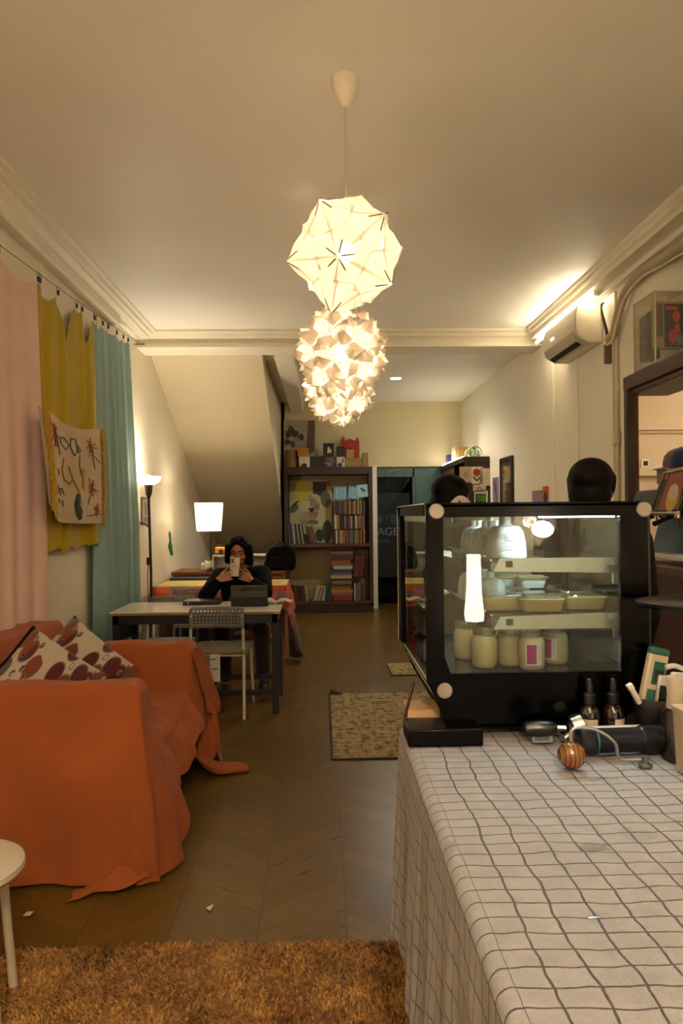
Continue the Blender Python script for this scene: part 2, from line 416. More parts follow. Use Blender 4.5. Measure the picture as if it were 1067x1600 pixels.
def pull_bead(t, p0, L):
    b = MB(); b.cyl(p0, (p0[0], p0[1], p0[2]-L), .0012, n=6)
    o = b.build('pull_cord', mat('d8cdb4', .6), t)
    MB().ball((p0[0], p0[1], p0[2]-L), .0085, 12, 8).build('bead', mat('e8e0d0', .35), o)
def icosa():
    g = (1+5**.5)/2; vs = []
    for a in (-1, 1):
        for b in (-g, g): vs += [V((0, a, b)), V((a, b, 0)), V((b, 0, a))]
    return [v.normalized() for v in vs]
def star_lamp(c, rad, label, power, spin=0.4):
    t = thing('pendant_lamp', label, 'pendant lamp', (c.x, c.y, c.z))
    M = Matrix.Rotation(spin, 3, 'Z') @ Matrix.Rotation(.62, 3, 'X') @ Matrix.Rotation(.3, 3, 'Y')
    vs = [M @ v for v in icosa()]; sh = MB(); slots = MB(); rng = random.Random(6)
    for a in range(12):
        nb = sorted([b for b in range(12) if b != a], key=lambda b: (vs[a]-vs[b]).length)[:5]
        n = vs[a]; e1 = n.orthogonal().normalized(); e2 = n.cross(e1)
        nb.sort(key=lambda b: math.atan2(vs[b].dot(e2), vs[b].dot(e1)))
        peak = c + n*rad*(1.12+.06*rng.random())
        for k in range(5):
            b, d = vs[nb[k]], vs[nb[(k+1) % 5]]; up = .03*rng.random()
            mid1 = c + (n*.97+b*1.0).normalized()*rad*(.80+up); mid2 = c + (n*.97+d*1.0).normalized()*rad*(.80+up)
            cen = c + (n+b+d).normalized()*rad*(.84 + .06*rng.random())
            if k % 5 == 4 and a % 3 == 0: cen = cen + n*rad*.10
            ctr = (mid1+mid2+cen)/3; grow = 1.10+.10*rng.random()
            A, B, Cc = ctr+(mid1-ctr)*grow, ctr+(cen-ctr)*grow, ctr+(mid2-ctr)*grow
            A = A + (A-c).normalized()*rad*.035; Mf = (peak+B)/2 + ((peak+B)/2-c).normalized()*rad*.03
            pk = peak - n*rad*.012*k
            sh.add([pk, A, B, Cc, Mf], [(0, 1, 4), (1, 2, 4), (2, 3, 4), (3, 0, 4)])
            # slot radiating from the peak along the facet
            s0 = pk.lerp(Mf, .18); s1 = pk.lerp(Mf, .95); out = n*.006; side = (s1-s0).normalized().cross(n)*.0032
            slots.add([s0-side+out, s1-side+out, s1+side+out, s0+side+out], [(0, 1, 2, 3)])
            if rng.random() < .3:
                q = ctr.lerp(A, .35) + (ctr-c).normalized()*.008; w = (A-B).normalized()*.010; h = (A-B).normalized().cross(n)*.006
                slots.add([q-w-h, q+w-h, q+w+h, q-w+h], [(0, 1, 2, 3)])
    so = sh.build('shade', M_PAPER, t, smooth=False); slots.build('seam', M_SLOT, so, smooth=False)
    cord_and_cup(t, c); lamp('pendant_light', c, power, WARM, .045, t); return t
def petal_lamp(c, rad, label, power, seed=1, squash=1.0, n=24, spin=0., M_PAPER2=M_PAPER2):
    t = thing('pendant_lamp', label, 'pendant lamp', (c.x, c.y, c.z)); rng = random.Random(seed)
    sh = MB(); slots = MB(); ga = PI*(3-5**.5)
    for i in range(n):
        z = 1-2*(i+.5)/n; r = math.sqrt(1-z*z); a = ga*i+spin; d = V((r*math.cos(a), r*math.sin(a), z))
        e1 = d.orthogonal().normalized(); e2 = d.cross(e1); k0 = rng.random()*PI
        cc = c + V((d.x*rad*.86, d.y*rad*.86, d.z*rad*.86*squash)); R0 = rad*.56; nb = 6
        for k in range(nb):
            a0 = k0+2*PI*k/nb; a1 = k0+2*PI*(k+1)/nb; am = (a0+a1)/2
            def q(ang, rr, up): return cc + (e1*math.cos(ang)+e2*math.sin(ang))*rr + d*up
            A, B, C_, D = q(a0, .004, .004), q(a0+.05, R0*.92, rad*.02), q(am, R0*1.12, rad*.17), q(a1-.10, R0*.92, rad*.02)
            Mm = q(am, R0*.45, rad*.11)
            sh.add([A, B, C_, Mm], [(0, 1, 2, 3)]); sh.add([A, Mm, C_, D], [(0, 1, 2, 3)])
            s0 = q(a0, .006, .008); s1 = q(a0, R0*.55, .012); sd = e1.cross(d)*.0
            w0 = (s1-s0).normalized().cross(d)*.0018
            slots.add([s0-w0, s1-w0, s1+w0, s0+w0], [(0, 1, 2, 3)])
    so = sh.build('shade', M_PAPER2, t, smooth=False); slots.build('seam', M_SLOT, so, smooth=False)
    cord_and_cup(t, c); lamp('pendant_light', c, power, WARM, .045, t); return t
L1 = at(541, 396, 2.95); L2 = at(534, 551, 4.1); L3 = at(530, 606, 5.25)
t = star_lamp(L1, .216, 'large faceted white paper star lamp, the nearest and biggest hanging over the aisle', P_PENDANT)
pull_bead(t, (L1.x+.03, L1.y-.05, L1.z-.20), .075)
t = petal_lamp(L2, .222, 'round white petal-folded paper lamp hanging just behind the big star lamp', P_BACK_PENDANT*.6, 2)
pull_bead(t, (L2.x+.04, L2.y-.20, L2.z+.01), .01)
t = petal_lamp(L3, .225, 'lowest white petal-folded paper lamp, last in the row, with two bead pulls', P_BACK_PENDANT*.6, 5, 1.05)
pull_bead(t, (L3.x-.04, L3.y-.03, L3.z-.20), .105); pull_bead(t, (L3.x+.0, L3.y-.03, L3.z-.20), .075)
# unseen lamps of the front half; the counter one is added for overhead light
t = petal_lamp(V((.1, -1.05, 2.47)), .22, 'white paper lamp over the front of the shop', P_FRONT, 9, M_PAPER2=M_PAPER3)
t = petal_lamp(V((.15, .50, 2.42)), .20, 'added white paper lamp, out of view over the near end of the counter', P_MID, 13, M_PAPER2=M_PAPER3)
t = petal_lamp(V((1.45, -2.2, 1.35)), .16, 'white paper lamp hung low near the shop front', 5, 11, M_PAPER2=M_PAPER3)

# recessed downlight of the rear ceiling
dl = at(618.5, 591, 9.2); dl.z = ZF
t = thing('downlight', 'small round recessed downlight in the rear ceiling', 'ceiling light', dl)
MB().lathe([(.062, 0), (.078, -.004), (.080, -.001), (.080, .0)], (dl.x, dl.y, ZF), 28, caps=False).build('rim', mat('efe8da', .4), t)
MB().cyl((dl.x, dl.y, ZF-.004), (dl.x, dl.y, ZF-.001), .064, n=28).build('lens', glow((.85, .95, 1.0), 30), t)
lamp('downlight_beam', (dl.x, dl.y, ZF-.03), P_DOWN, (1.0, .90, .72), .05, t, 'SPOT', (0, 0, 0), spot=150)

# tube light under the boxed crown
t = thing('tube_light', 'slim glowing tube light under the crown above the air conditioner', 'tube light', (2.03, 6.1, 3.02))
MB().box(2.005, 5.35, 2.995, 2.045, 6.80, 3.03).build('housing', mat('eee6d4', .4), t, bevel=.004)
MB().cyl((2.0, 5.38, 2.985), (2.0, 6.78, 2.985), .013, n=14).build('tube', glow((1.0, .86, .62), E_TUBE), t)

# ------------------------------------------------------------------ air conditioner, duct, pipes
M_AC = mat('ddd3bb', .35, var=.04)
t = thing('air_conditioner', 'cream wall-mounted split air conditioner with an open lower flap', 'air conditioner', (2.02, 5.85, 2.68))
prof = [(2.12, 2.98), (1.975, 2.98), (1.925, 2.955), (1.905, 2.90), (1.905, 2.79), (1.925, 2.735), (2.0, 2.685), (2.12, 2.68)]
MB().prism(prof, 'Y', 5.48, 6.28).build('body', M_AC, t, smooth=True, bevel=.012, angle=.9)
MB().prism([(1.908, 2.775), (1.925, 2.728), (2.0, 2.68), (2.0, 2.674), (1.918, 2.722), (1.900, 2.772)], 'Y', 5.52, 6.24).build('flap', mat('c9bea4', .35), t)
MB().prism([(1.940, 2.705), (1.975, 2.6855), (1.975, 2.678), (1.940, 2.697)], 'Y', 5.56, 6.20).build('air_slot', mat('15110d', .8), t)
MB().obox((1.9035, 6.02, 2.835), (.003, .07, .018)).build('display', glow((.85, .92, 1.0), 3), t)
# insulated line: a thick lagged hose running along the wall and down behind the unit
t = thing('refrigerant_hose', 'thick beige lagged hose curving along the wall top to the air conditioner', 'hose', (2.09, 5.3, 2.7))
pts = []
for px, py, X in ((1120, 358, 2.02), (1067, 385, 2.03), (1035, 405, 2.05), (1003, 424, 2.07), (978, 455, 2.08), (966, 490, 2.08), (959, 520, 2.08), (950, 530, 2.07)):
    d = at(px, py, 1.0) - V((0, 0, 1.4)); pts.append(V((0, 0, 1.4)) + d*(X/d.x))
def smoothpath(pts, k=6):
    out = []; P = [pts[0]] + list(pts) + [pts[-1]]
    for i in range(1, len(P)-2):
        for j in range(k):
            u = j/k; p0, p1, p2, p3 = P[i-1], P[i], P[i+1], P[i+2]
            out.append(.5*((2*p1) + (p2-p0)*u + (2*p0-5*p1+4*p2-p3)*u*u + (3*p1-p0-3*p2+p3)*u**3))
    out.append(P[-2]); return out
MB().tube(smoothpath(pts), .030, 12).build('lagging', fabric('b3a37c', 30, .1), t)
MB().tube(smoothpath([p + V((-.012, -.01, -.045)) for p in pts]), .008, 8).build('drain_pipe', mat('d8ccb0', .5), t)
t = thing('electric_conduit', 'pale wall conduits dropping beside the air conditioner with junction boxes', 'conduit', (2.1, 5.3, 1.0))
MB().tube([(2.105, 5.20, 2.98), (2.105, 5.20, .9)], .011, 10).build('pipe', mat('d5c8a9', .5), t)
MB().tube([(2.105, 5.26, 2.75), (2.105, 5.26, .9)], .008, 10).build('pipe', mat('cfc2a3', .5), t)
MB().obox((2.095, 5.20, 1.93), (.045, .055, .085)).build('junction_box', mat('ddd0b4', .5), t, bevel=.006)
MB().obox((2.095, 5.33, 2.56), (.05, .045, .14)).build('isolator_switch', mat('6c5f4c', .5), t, bevel=.006)
for k in range(3): MB().tube(smoothpath([V((2.09, 5.42-.02*k, 2.95)), V((2.06, 5.36, 2.85+.03*k)), V((2.08, 5.33-.02*k, 2.7)), V((2.09, 5.33, 2.6))]), .006, 8).build('cable', mat('4a4034' if k else 'd8ccb0', .6), t)

# ------------------------------------------------------------------ curtains on their wire
t = thing('curtain_wire', 'thin steel wire stretched along the wall for the hanging cloths', 'wire', (XL+.05, 3.4, 2.9))
def wire_z(y): return 2.80 + .0545*(y-3.0) - .020*math.sin(PI*min(1, max(0, (y-2.6)/4.3)))
MB().tube([(XL+.06, 2.6+.43*k, wire_z(2.6+.43*k)) for k in range(11)], .0022, 6).build('wire', mat('5a4a38', .4, .6), t)
MB().tube([(XL+.005, 6.90, wire_z(6.9)), (XL+.10, 6.90, wire_z(6.9))], .006, 8).build('hook', mat('6b5a42', .4, .7), t)
def clip(t, y, z):
    c = MB().tube([(XL+.06+.011*math.cos(a), y, wire_z(y)-.009+.011*math.sin(a)) for a in [2*PI*k/10 for k in range(11)]], .0014, 6)
    c.obox((XL+.06, y, wire_z(y)-.034), (.012, .016, .030)); c.build('clip', mat('3d3024', .4, .6), t)
def curtain(name, label, m, y0, y1, ztop, zbot, x0, amp, nf, seed, clips, ends=None):
    """ztop(v01), zbot(v01) give the upper and lower edge; folds run down the cloth"""
    rng = random.Random(seed); ph = [rng.random()*6.28 for _ in range(8)]
    fr = [nf*(.6+.25*k+.2*rng.random()) for k in range(4)]
    def fn(a, b):
        yb = y0 + (y1-y0)*a; zt = ztop(a); zb = zbot(a); z = zt + (zb-zt)*b
        f = sum(math.sin(6.28*fr[k]*a + ph[k] + .9*b*math.sin(ph[k+3]+3*a))/(1+.6*k) for k in range(4))/2.2
        x = x0 + amp*(.35+.65*min(1, b*1.6))*(f*.5+.5)
        y = yb + .015*math.sin(6.28*2*fr[0]*a+ph[5])*b
        if ends: y += ends(a, b)
        return (x, y, z)
    t = thing(name, label, 'curtain', (x0, (y0+y1)/2, min(zbot(0), zbot(1))))
    MB().grid(fn, 150, 46).build('cloth', m, t, angle=4)
    for a in clips:
        y = y0 + (y1-y0)*a; clip(t, y, 0)
    return t
def scallop(y0, y1, clips, sag):
    """upper edge: hangs from each clip and sags between"""
    def f(a):
        y = y0 + (y1-y0)*a; top = wire_z(y) - .05; cs = sorted(clips)
        lo = max([c for c in cs if c <= a], default=None); hi = min([c for c in cs if c >= a], default=None)
        if lo is None: return top - sag*abs(a-hi)*(y1-y0)*1.6
        if hi is None: return top - sag*abs(a-lo)*(y1-y0)*1.6
        if hi-lo < 1e-6: return top
        u = (a-lo)/(hi-lo); return top - sag*(hi-lo)*(y1-y0)*(1-abs(2*u-1))**.8*(.8+.2*math.sin(9*a))
    return f
cl = [.02, .35, .65, .96]
curtain('curtain', 'dusty pink cloth curtain clipped to the wire above the sofa', fabric('f3cbbb', 320, .10, trans=.1), 2.75, 4.50,
        scallop(2.75, 4.50, cl, .10), lambda a: .76+.05*a+.01*math.sin(20*a), XL+.03, .085, 6, 4, cl)
cl = [.03, .30, .62, .72, .97]
yt = scallop(4.42, 5.55, cl, .25)
curtain('curtain', 'mustard yellow cloth hanging short with sagging folds at its top', fabric('b99e0a', 300, .12, trans=.1), 4.42, 5.55,
        lambda a: yt(a) - (.20*math.exp(-((a-.46)/.07)**2) + .12*math.exp(-((a-.85)/.05)**2)), lambda a: 1.205+.012*math.sin(30*a)-.02*math.exp(-((a-.35)/.06)**2), XL+.03, .085, 6, 8, cl,
        ends=lambda a, b: -.05*b*(1-a))
cl = [.03, .22, .36, .60, .80, .95]
curtain('curtain', 'grey-blue floor-length cloth curtain beside the floor lamp', fabric('93b1ab', 320, .10, trans=.1), 5.50, 6.52,
        scallop(5.50, 6.52, cl, .25), lambda a: .30+.10*a, XL+.03, .10, 8, 12, cl, ends=lambda a, b: (.10*b*(1-a)*0 + .10*b*a - .06*b*(1-a)))
# fringed embroidered cloth pinned over the yellow curtain
t = thing('fringed_hanging', 'cream hand-drawn cloth with yellow fringe pinned over the yellow curtain', 'wall hanging', (XL+.16, 4.95, 1.33))
HX = XL+.150
def hang(a, b):
    y = 4.17 + 1.15*a + .06*b*(1-a)*2 + .02*b*a; zt = 2.035+.01*a - .055*math.sin(PI*a); zb = 1.365 + (.03*(1-a)**3)
    if a < .14: zb += (.14-a)*.7
    z = zt + (zb-zt)*b
    return (HX + .012*math.sin(7*a+2*b)+.01*math.sin(15*a), y, z)
MB().grid(hang, 60, 30).build('cloth', fabric('c8b28c', 300, .08), t, angle=4)
def hp(a, b, k=1): p = V(hang(a, b)); return p + V((.004*k, 0, 0))
fm = fabric('c4961c', 200, .2); rng = random.Random(2)
for edge in (.055, .985):
    fg = MB()
    for k in range(330):
        b = rng.random(); a = edge + rng.uniform(-.02, .02); p = hp(a, min(1, b), 1)
        L = .03+.02*rng.random(); q = p + V((.014*rng.random(), rng.uniform(-.02, .02), -L))
        fg.tube([p, (p+q)/2+V((.008, 0, 0)), q], .0035, 4)
    fg.build('fringe', fm, t)
def dr(name, lines, m, w=.0035):
    mb = MB()
    for ln in lines: mb.tube([hp(a, b, 1) for a, b in ln], w, 4)
    mb.build(name, m, t)
def flower(ca, cb, r, seed, n=11):
    rg = random.Random(seed); out = []
    for k in range(n):
        an = 6.28*k/n+rg.random()*.4; L = r*(.6+.6*rg.random()); out.append([(ca, cb), (ca+L*math.cos(an), cb+L*1.3*math.sin(an))])
    return out
dr('red_print', flower(.82, .20, .07, 1)+flower(.80, .62, .07, 2)+flower(.85, .86, .05, 3)+flower(.15, .16, .09, 5, 7)+[[(.34, .36), (.30, .48), (.34, .56), (.42, .60), (.45, .55)]], mat('a8452c', .8))
dr('dark_print', [[(.82, .20), (.85, .42)], [(.82, .25), (.92, .36)], [(.80, .62), (.73, .80)], [(.80, .64), (.97, .76)], [(.16, .1), (.26, .34)], [(.16, .14), (.14, .30)],
    [(.28, .17), (.34, .15), (.42, .20), (.38, .26), (.28, .22), (.28, .17)], [(.44, .13), (.52, .13), (.56, .24), (.50, .30), (.44, .22), (.44, .13)], [(.56, .18), (.66, .24), (.60, .26), (.55, .2)],
    [(.16, .66), (.19, .70), (.17, .73)], [(.22, .68), (.26, .66), (.25, .74)], [(.30, .66), (.33, .72)], [(.17, .78), (.20, .82)], [(.26, .80), (.30, .78), (.31, .84)], [(.70, .92), (.96, .90)],
    [(.62, .28), (.60, .40), (.64, .50)]], mat('3f3a2a', .8), .003)
def blob(name, pts, m):
    mb = MB(); ca = sum(p[0] for p in pts)/len(pts); cb = sum(p[1] for p in pts)/len(pts)
    mb.add([hp(ca, cb, 1.3)] + [hp(a, b, 1.3) for a, b in pts], [(0, i+1, (i+1) % len(pts)+1) for i in range(len(pts))]); mb.build(name, m, t, solid=.002)
blob('green_figure', [(.52, .68), (.58, .70), (.55, .80), (.60, .86), (.57, .95), (.52, .97), (.48, .90), (.47, .80)], mat('33462e', .8))
blob('orange_stroke', [(.66, .42), (.70, .42), (.68, .64), (.64, .62)], mat('c9822a', .8))
blob('pale_figure', [(.58, .66), (.66, .66), (.64, .78), (.59, .80)], mat('e0c69a', .8))
dr('orange_print', [[(.44, .50), (.48, .58), (.56, .66)], [(.41, .42), (.46, .54), (.54, .64)], [(.18, .50), (.22, .54), (.18, .55)]], mat('c9822a', .8), .005)

# ------------------------------------------------------------------ sofa, throw, cushions
M_SOFAW = wood('5a3314', '8a5a2c', .5, 'Z', 3)
t = thing('sofa', 'two-seat sofa on wooden legs, hidden under an orange throw', 'sofa', (-1.2, 3.57, 0))
MB().box(-1.68, 3.05, .22, -.80, 4.16, .36).build('base', fabric('7c4a2a'), t, bevel=.02)
MB().box(-1.46, 3.08, .36, -.80, 4.10, .41).build('seat', fabric('7c4a2a'), t, bevel=.02)
MB().box(-1.69, 3.0, .22, -1.54, 4.20, .75).build('backrest', fabric('7c4a2a'), t, bevel=.03)
MB().box(-1.66, 2.97, .22, -.78, 3.09, .69).build('armrest', fabric('7c4a2a'), t, bevel=.03)
MB().box(-1.66, 4.12, .22, -.78, 4.24, .66).build('armrest', fabric('7c4a2a'), t, bevel=.03)
for x, y in ((-.83, 3.04), (-.83, 4.10), (-1.62, 3.04), (-1.62, 4.10)):
    MB().cyl((x, y, 0), (x, y, .24), .017, .028, 16).build('leg', M_SOFAW, t)

X0, X1, Y0, Y1 = -1.70, -.725, 2.94, 4.27
def sm(a, b, x): x = min(1, max(0, (x-a)/(b-a))); return x*x*(3-2*x)
def arm_near(x): return .695 + .02*sm(-.9, -1.6, x)
def hfield(x, y):
    """upper surface of the draped sofa"""
    seat = .435 + .012*math.sin(5*x+3*y) + .012*math.sin(9*y-4*x)
    an = (1-sm(3.07, 3.20, y)); af = sm(4.00, 4.13, y); bk = 1-sm(-1.50, -1.36, x)
    h = seat
    h = h + (.738 - seat)*max(an, 0)
    h = h + (.705 - h)*af
    h = max(h, seat + (.835+.015*math.sin(3*y-1.4) - seat)*bk)
    n = noise.noise(V((x*5, y*5, 1))) * .012 + noise.noise(V((x*13, y*13, 4))) * .004
    # wrinkles near the front of the seat
    wr = math.exp(-((x+.95)/.16)**2)*math.exp(-((y-3.45)/.28)**2)
    n += wr*.020*math.sin(38*y + 16*x + 3*math.sin(9*x))
    n += .012*math.exp(-((y-3.95)/.08)**2)*math.sin(24*x)*(x > -1.3)
    h += n
    # soft roll-off at the rims
    e = min(y-Y0, Y1-y, X1-x); 
    if e < .05: h -= .030*(1-e/.05)**2
    return h
nx, ny = 90, 130
mb = MB()
def g2(u, v): x = X0+(X1-X0)*u; y = Y0+(Y1-Y0)*v; return (x, y, hfield(x, y))
mb.grid(g2, nx, ny)
# skirt round three sides: near side (x from wall to front), front side, far side
per = [(X0+(X1-X0)*i/nx, Y0, (0, -1)) for i in range(nx+1)]
per += [(X1, Y0+(Y1-Y0)*j/ny, (1, 0)) for j in range(1, ny+1)]
per += [(X0+(X1-X0)*i/nx, Y1, (0, 1)) for i in range(nx-1, -1, -1)]
cum = [0.0]
for a, b in zip(per, per[1:]): cum.append(cum[-1] + math.hypot(b[0]-a[0], b[1]-a[1]))
S1 = cum[nx]; S2 = cum[nx+ny]; NT_ = 40
def hem(s):
    if s <= S1: return .004 + .03*(1-sm(0, .5, s))*.3
    q = s - S1                                   # along the front
    if q < .06: return .004
    if q < (Y1-Y0)-.16: return .004 + .215*sm(.06, .34, q) + .06*sm(.35, .95, q) + .012*math.sin(21*q)
    if q < (Y1-Y0): return .28 - .276*sm(Y1-Y0-.16, Y1-Y0-.08, q)
    return .01 + .10*sm(S2, S2+.5, s)
base = len(mb.v)
for i, (x, y, nrm) in enumerate(per):
    s = cum[i]; zt = hfield(x, y); zh = hem(s)
    # outward direction blends round the corners
    d1 = abs(s-S1); d2 = abs(s-S2); nv = V((nrm[0], nrm[1], 0))
    if d1 < .12: k = .5+.5*(s-S1)/.12; nv = (V((0,-1,0))*(1-k) + V((1,0,0))*k)
    if d2 < .10: k = .5+.5*(s-S2)/.10; nv = (V((1,0,0))*(1-k) + V((0,1,0))*k)
    nv.normalize()
    for j in range(NT_+1):
        tt = j/NT_; z = zt + (zh-zt)*tt
        fold = (.5+.5*math.sin(s*17+.8*math.sin(3*s)+.4*tt)) * .030 + (.5+.5*math.sin(s*41+2+1.1*tt))*.010
        flare = .018 + .045*tt
        if s <= S1: fold *= .35 + 1.5*math.exp(-((s-S1)/.22)**2)
        if S1 < s < S1+.10 or S1-.05 < s <= S1: flare += .05*tt
        if s <= S1: fold += (.5+.5*math.sin(15*(s-(zt-z)*.7)+2*math.sin(4*s)))*.026 + (.5+.5*math.sin(7*(s+(zt-z)*.9)+1))*.030
        q = s-S1
        if .03 < q < .30 and tt > 0: flare += .05*math.sin(PI*(q-.03)/.27)*tt
        if S2-.14 < s < S2+.02: flare += .035*tt
        ease = sm(0, .16, tt)
        off = flare*sm(0, .8, tt) + fold*sm(0, .45, tt) + .006*sm(0, .05, tt)
        if z < .012: z = .012
        nz = (noise.noise(V((x*6+s, y*6, z*5)))*.014 + noise.noise(V((s*3+z*2.2, z*2, 7)))*.022)*min(1, tt*3)
        mb.v.append(V((x, y, z)) + nv*(off+nz))
mb.f += [(base+i*(NT_+1)+j, base+(i+1)*(NT_+1)+j, base+(i+1)*(NT_+1)+j+1, base+i*(NT_+1)+j+1) for i in range(len(per)-1) for j in range(NT_)]
# weld the skirt's first row onto the rim of the top
M_THROW = fabric('9d5020', 420, .12, .95, 5, .06)
t = thing('sofa_throw', 'burnt orange cotton throw draped over the whole sofa down to the floor', 'throw blanket', (-.9, 3.5, 0))
o = mb.build('drape', M_THROW, t, angle=4)
import bmesh
bmm = bmesh.new(); bmm.from_mesh(o.data); bmesh.ops.remove_doubles(bmm, verts=bmm.verts, dist=.0008); bmesh.ops.recalc_face_normals(bmm, faces=bmm.faces)
for f_ in bmm.faces: f_.smooth = True
bmm.to_mesh(o.data); bmm.free()
# trailing corners lying on the floor
def tail(p0, pts, w0, seed, lift=.03):
    rng = random.Random(seed); path = smoothpath([V(p) for p in pts], 8); m = len(path)-1
    def fn(a, b):
        i = min(m, int(a*m+.5)); p = path[i]; q = path[min(m, i+1)]-path[max(0, i-1)]
        sd = V((-q.y, q.x, 0)); sd = sd.normalized() if sd.length > 1e-6 else V((1, 0, 0))
        w = w0*(.55+.9*a*(1-a))*(1-.45*a**3) ; bb = b-.5
        z = p.z + lift*(.5+.5*math.sin(19*bb+5*a+seed))*(1-.5*a) + .010*math.sin(34*bb+6*a)
        return p + sd*(bb*w) + V((.012*math.sin(14*bb+4*a)*(1-a), .012*math.sin(17*bb+6*a), max(.006-p.z, z-p.z)))
    return MB().grid(fn, 30, 20)
def corner(a, b):
    p = V((-.655-.21*b, 2.825+.03*b, 0)).lerp(V((-.945+.02*b, 2.725+.055*b, 0)), a)
    z = .008 + (.10*b*(1-b)+.03)*(1-a)**2 + .026*abs(math.sin(7*b+5*a+.6))*(1-.55*a)*math.sin(PI*min(1, max(0, b*.9+.05)))
    return p + V((.012*math.sin(9*b+6*a), .014*math.sin(12*a+4*b), z))
MB().grid(corner, 30, 26).build('trailing_corner', M_THROW, t, angle=4, solid=.003)
tail(0, [(-.70, 4.20, .46), (-.665, 4.12, .25), (-.65, 4.06, .10), (-.60, 4.05, .03), (-.50, 4.08, .015), (-.42, 4.10, .006)], .20, 2).build('trailing_corner', M_THROW, t, angle=4, solid=.003)
# loose flap of the far arm
def flap(a, b):
    y = 4.27-.20*a+.02*math.sin(9*b); z = .66 - .36*b + .03*a*b
    return (-.715 + .05*b*(1-a) + .075*b + .012*math.sin(12*a+4*b), y+.06*b*(1-a), z - .12*b*(1-a)*a)
MB().grid(flap, 20, 20).build('loose_flap', M_THROW, t, angle=4, solid=.003)

def cushion_mat():
    t = NT('leaf_print_fabric'); co = t.coord('UV')
    col = lin('bfb09a'); cur = None
    def layer(cur, scale, off, rin, rout, cols, thresh):
        mp = t.n('Mapping'); t.l(co, mp.inputs[0]); mp.inputs['Scale'].default_value = (scale*1.35, scale*.60, 1); mp.inputs['Location'].default_value = (off, off*.7, 0); mp.inputs['Rotation'].default_value = (0, 0, .5)
        vo = t.n('TexVoronoi'); vo.voronoi_dimensions = '2D'; vo.inputs['Scale'].default_value = 1; vo.inputs['Randomness'].default_value = .55; t.l(mp.outputs[0], vo.inputs['Vector'])
        inside = t.math('LESS_THAN', vo.outputs['Distance'], rout)
        ring = t.math('MULTIPLY', inside, t.math('GREATER_THAN', vo.outputs['Distance'], rin))
        sp = t.n('SeparateColor'); t.l(vo.outputs['Color'], sp.inputs[0])
        pick = t.ramp(sp.outputs[0], [(i/len(cols), lin(c)) for i, c in enumerate(cols)], 'CONSTANT')
        pick2 = t.ramp(sp.outputs[1], [(i/len(cols), lin(c)) for i, c in enumerate(cols[::-1])], 'CONSTANT')
        sv = t.n('SeparateXYZ'); t.l(vo.outputs['Position'], sv.inputs[0]); sc = t.n('SeparateXYZ'); t.l(mp.outputs[0], sc.inputs[0])
        half = t.math('GREATER_THAN', t.math('SUBTRACT', sc.outputs[0], sv.outputs[0]), 0.0)
        body = t.mix(half, pick, pick2)
        body = t.mix(ring, body, lin('6e6152'))
        on = t.math('MULTIPLY', inside, t.math('GREATER_THAN', sp.outputs[2], thresh))
        return t.mix(on, cur, body)
    base = t.mix(0.0, col, col)
    c1 = layer(base, 4.4, .3, .40, .46, ['5a1218', '34100f', '7a3618', '561216', '5c5a50'], .1)
    c2 = layer(c1, 7.5, 3.1, .16, .24, ['5c1416', 'c9b79c', '35150f', '8a7f6c'], .55)
    nz = t.noise(200, 2)
    return t.done(t.bsdf(c2, .85, 0, nz.outputs[0], .2, .002, Sheen_Weight=.2))
M_CUSH = cushion_mat()
def cushion(label, c, size, rot, piping=False):
    t = thing('cushion', label, 'cushion', c, None)
    mb = MB(); n = 22
    for sgn in (1, -1):
        def fn(a, b):
            x, y = a*2-1, b*2-1; ed = (1-x**4)*(1-y**4); pin = 1-.10*(x*x*y*y) - .05*(abs(x)**3)*(1-y*y) - .05*(abs(y)**3)*(1-x*x)
            wob = .006*noise.noise(V((x*3, y*3, sgn)))
            return (x*size/2*pin*(1+.05*x*x*y*y*3), y*size/2*pin*(1+.05*x*x*y*y*3), sgn*(.075*max(0, ed)**.55)+wob*ed)
        mb.grid(fn, n, n, lambda a, b: (a+(0 if sgn > 0 else 1.3), b))
    me = mb.build('cover', M_CUSH, None, angle=4); me.parent = t
    if piping:
        p = MB().tube([(-size*.48, -size*.47, .012), (-size*.455, 0, .010), (-size*.48, size*.47, .012)], .012, 8)
        q = p.build('zip_band', fabric('1c1512'), None); q.parent = t
    t.rotation_euler = (Matrix.Rotation(rot[2], 3, 'Z') @ Matrix.Rotation(rot[0], 3, 'X') @ Matrix.Rotation(rot[1], 3, 'Z')).to_euler(); t.location = c; return t
cushion('leaf-print cushion with a dark zip band leaning on the near arm side', (-1.285, 3.42, .65), .40, (R(58), R(-44), R(34)), True)
cushion('leaf-print cushion with a full red pod pattern, behind the zip-band cushion', (-1.215, 3.68, .65), .42, (R(56), R(-50), R(30)))

# lamps of the front half of the shop that mirror in the case glass
t = thing('paper_lantern', 'slim glowing lantern at the shop front, seen only as a reflection', 'lamp', (.91, -1.5, .70))
MB().lathe([(.055, .76), (.060, .80), (.045, .95), (.042, 1.16)], (.91, -1.5, 0), 24, caps=False).build('lamp_shade', glow((1.0, .86, .62), 6), t)
MB().cyl((.91, -1.5, 0), (.91, -1.5, .80), .012).build('pole', M_SLOT, t)
t = thing('dish_lamp', 'small white dish lamp at the shop front, seen only as a reflection', 'lamp', (1.33, -1.5, 1.3))
MB().lathe([(.001, 0), (.04, .0), (.066, .012), (.001, .014)], (0, 0, 0), 28).xf(Matrix.Translation((1.33, -1.5, 1.30)) @ Matrix.Rotation(R(25), 4, 'Y') @ Matrix.Rotation(R(48), 4, 'X')).build('lamp_shade', glow((1.0, .93, .8), 11), t)
MB().tube([(1.33, -1.51, 1.30), (1.36, -1.6, 1.6), (1.36, -1.6, 3.15)], .006, 8).build('cord', M_SLOT, t)

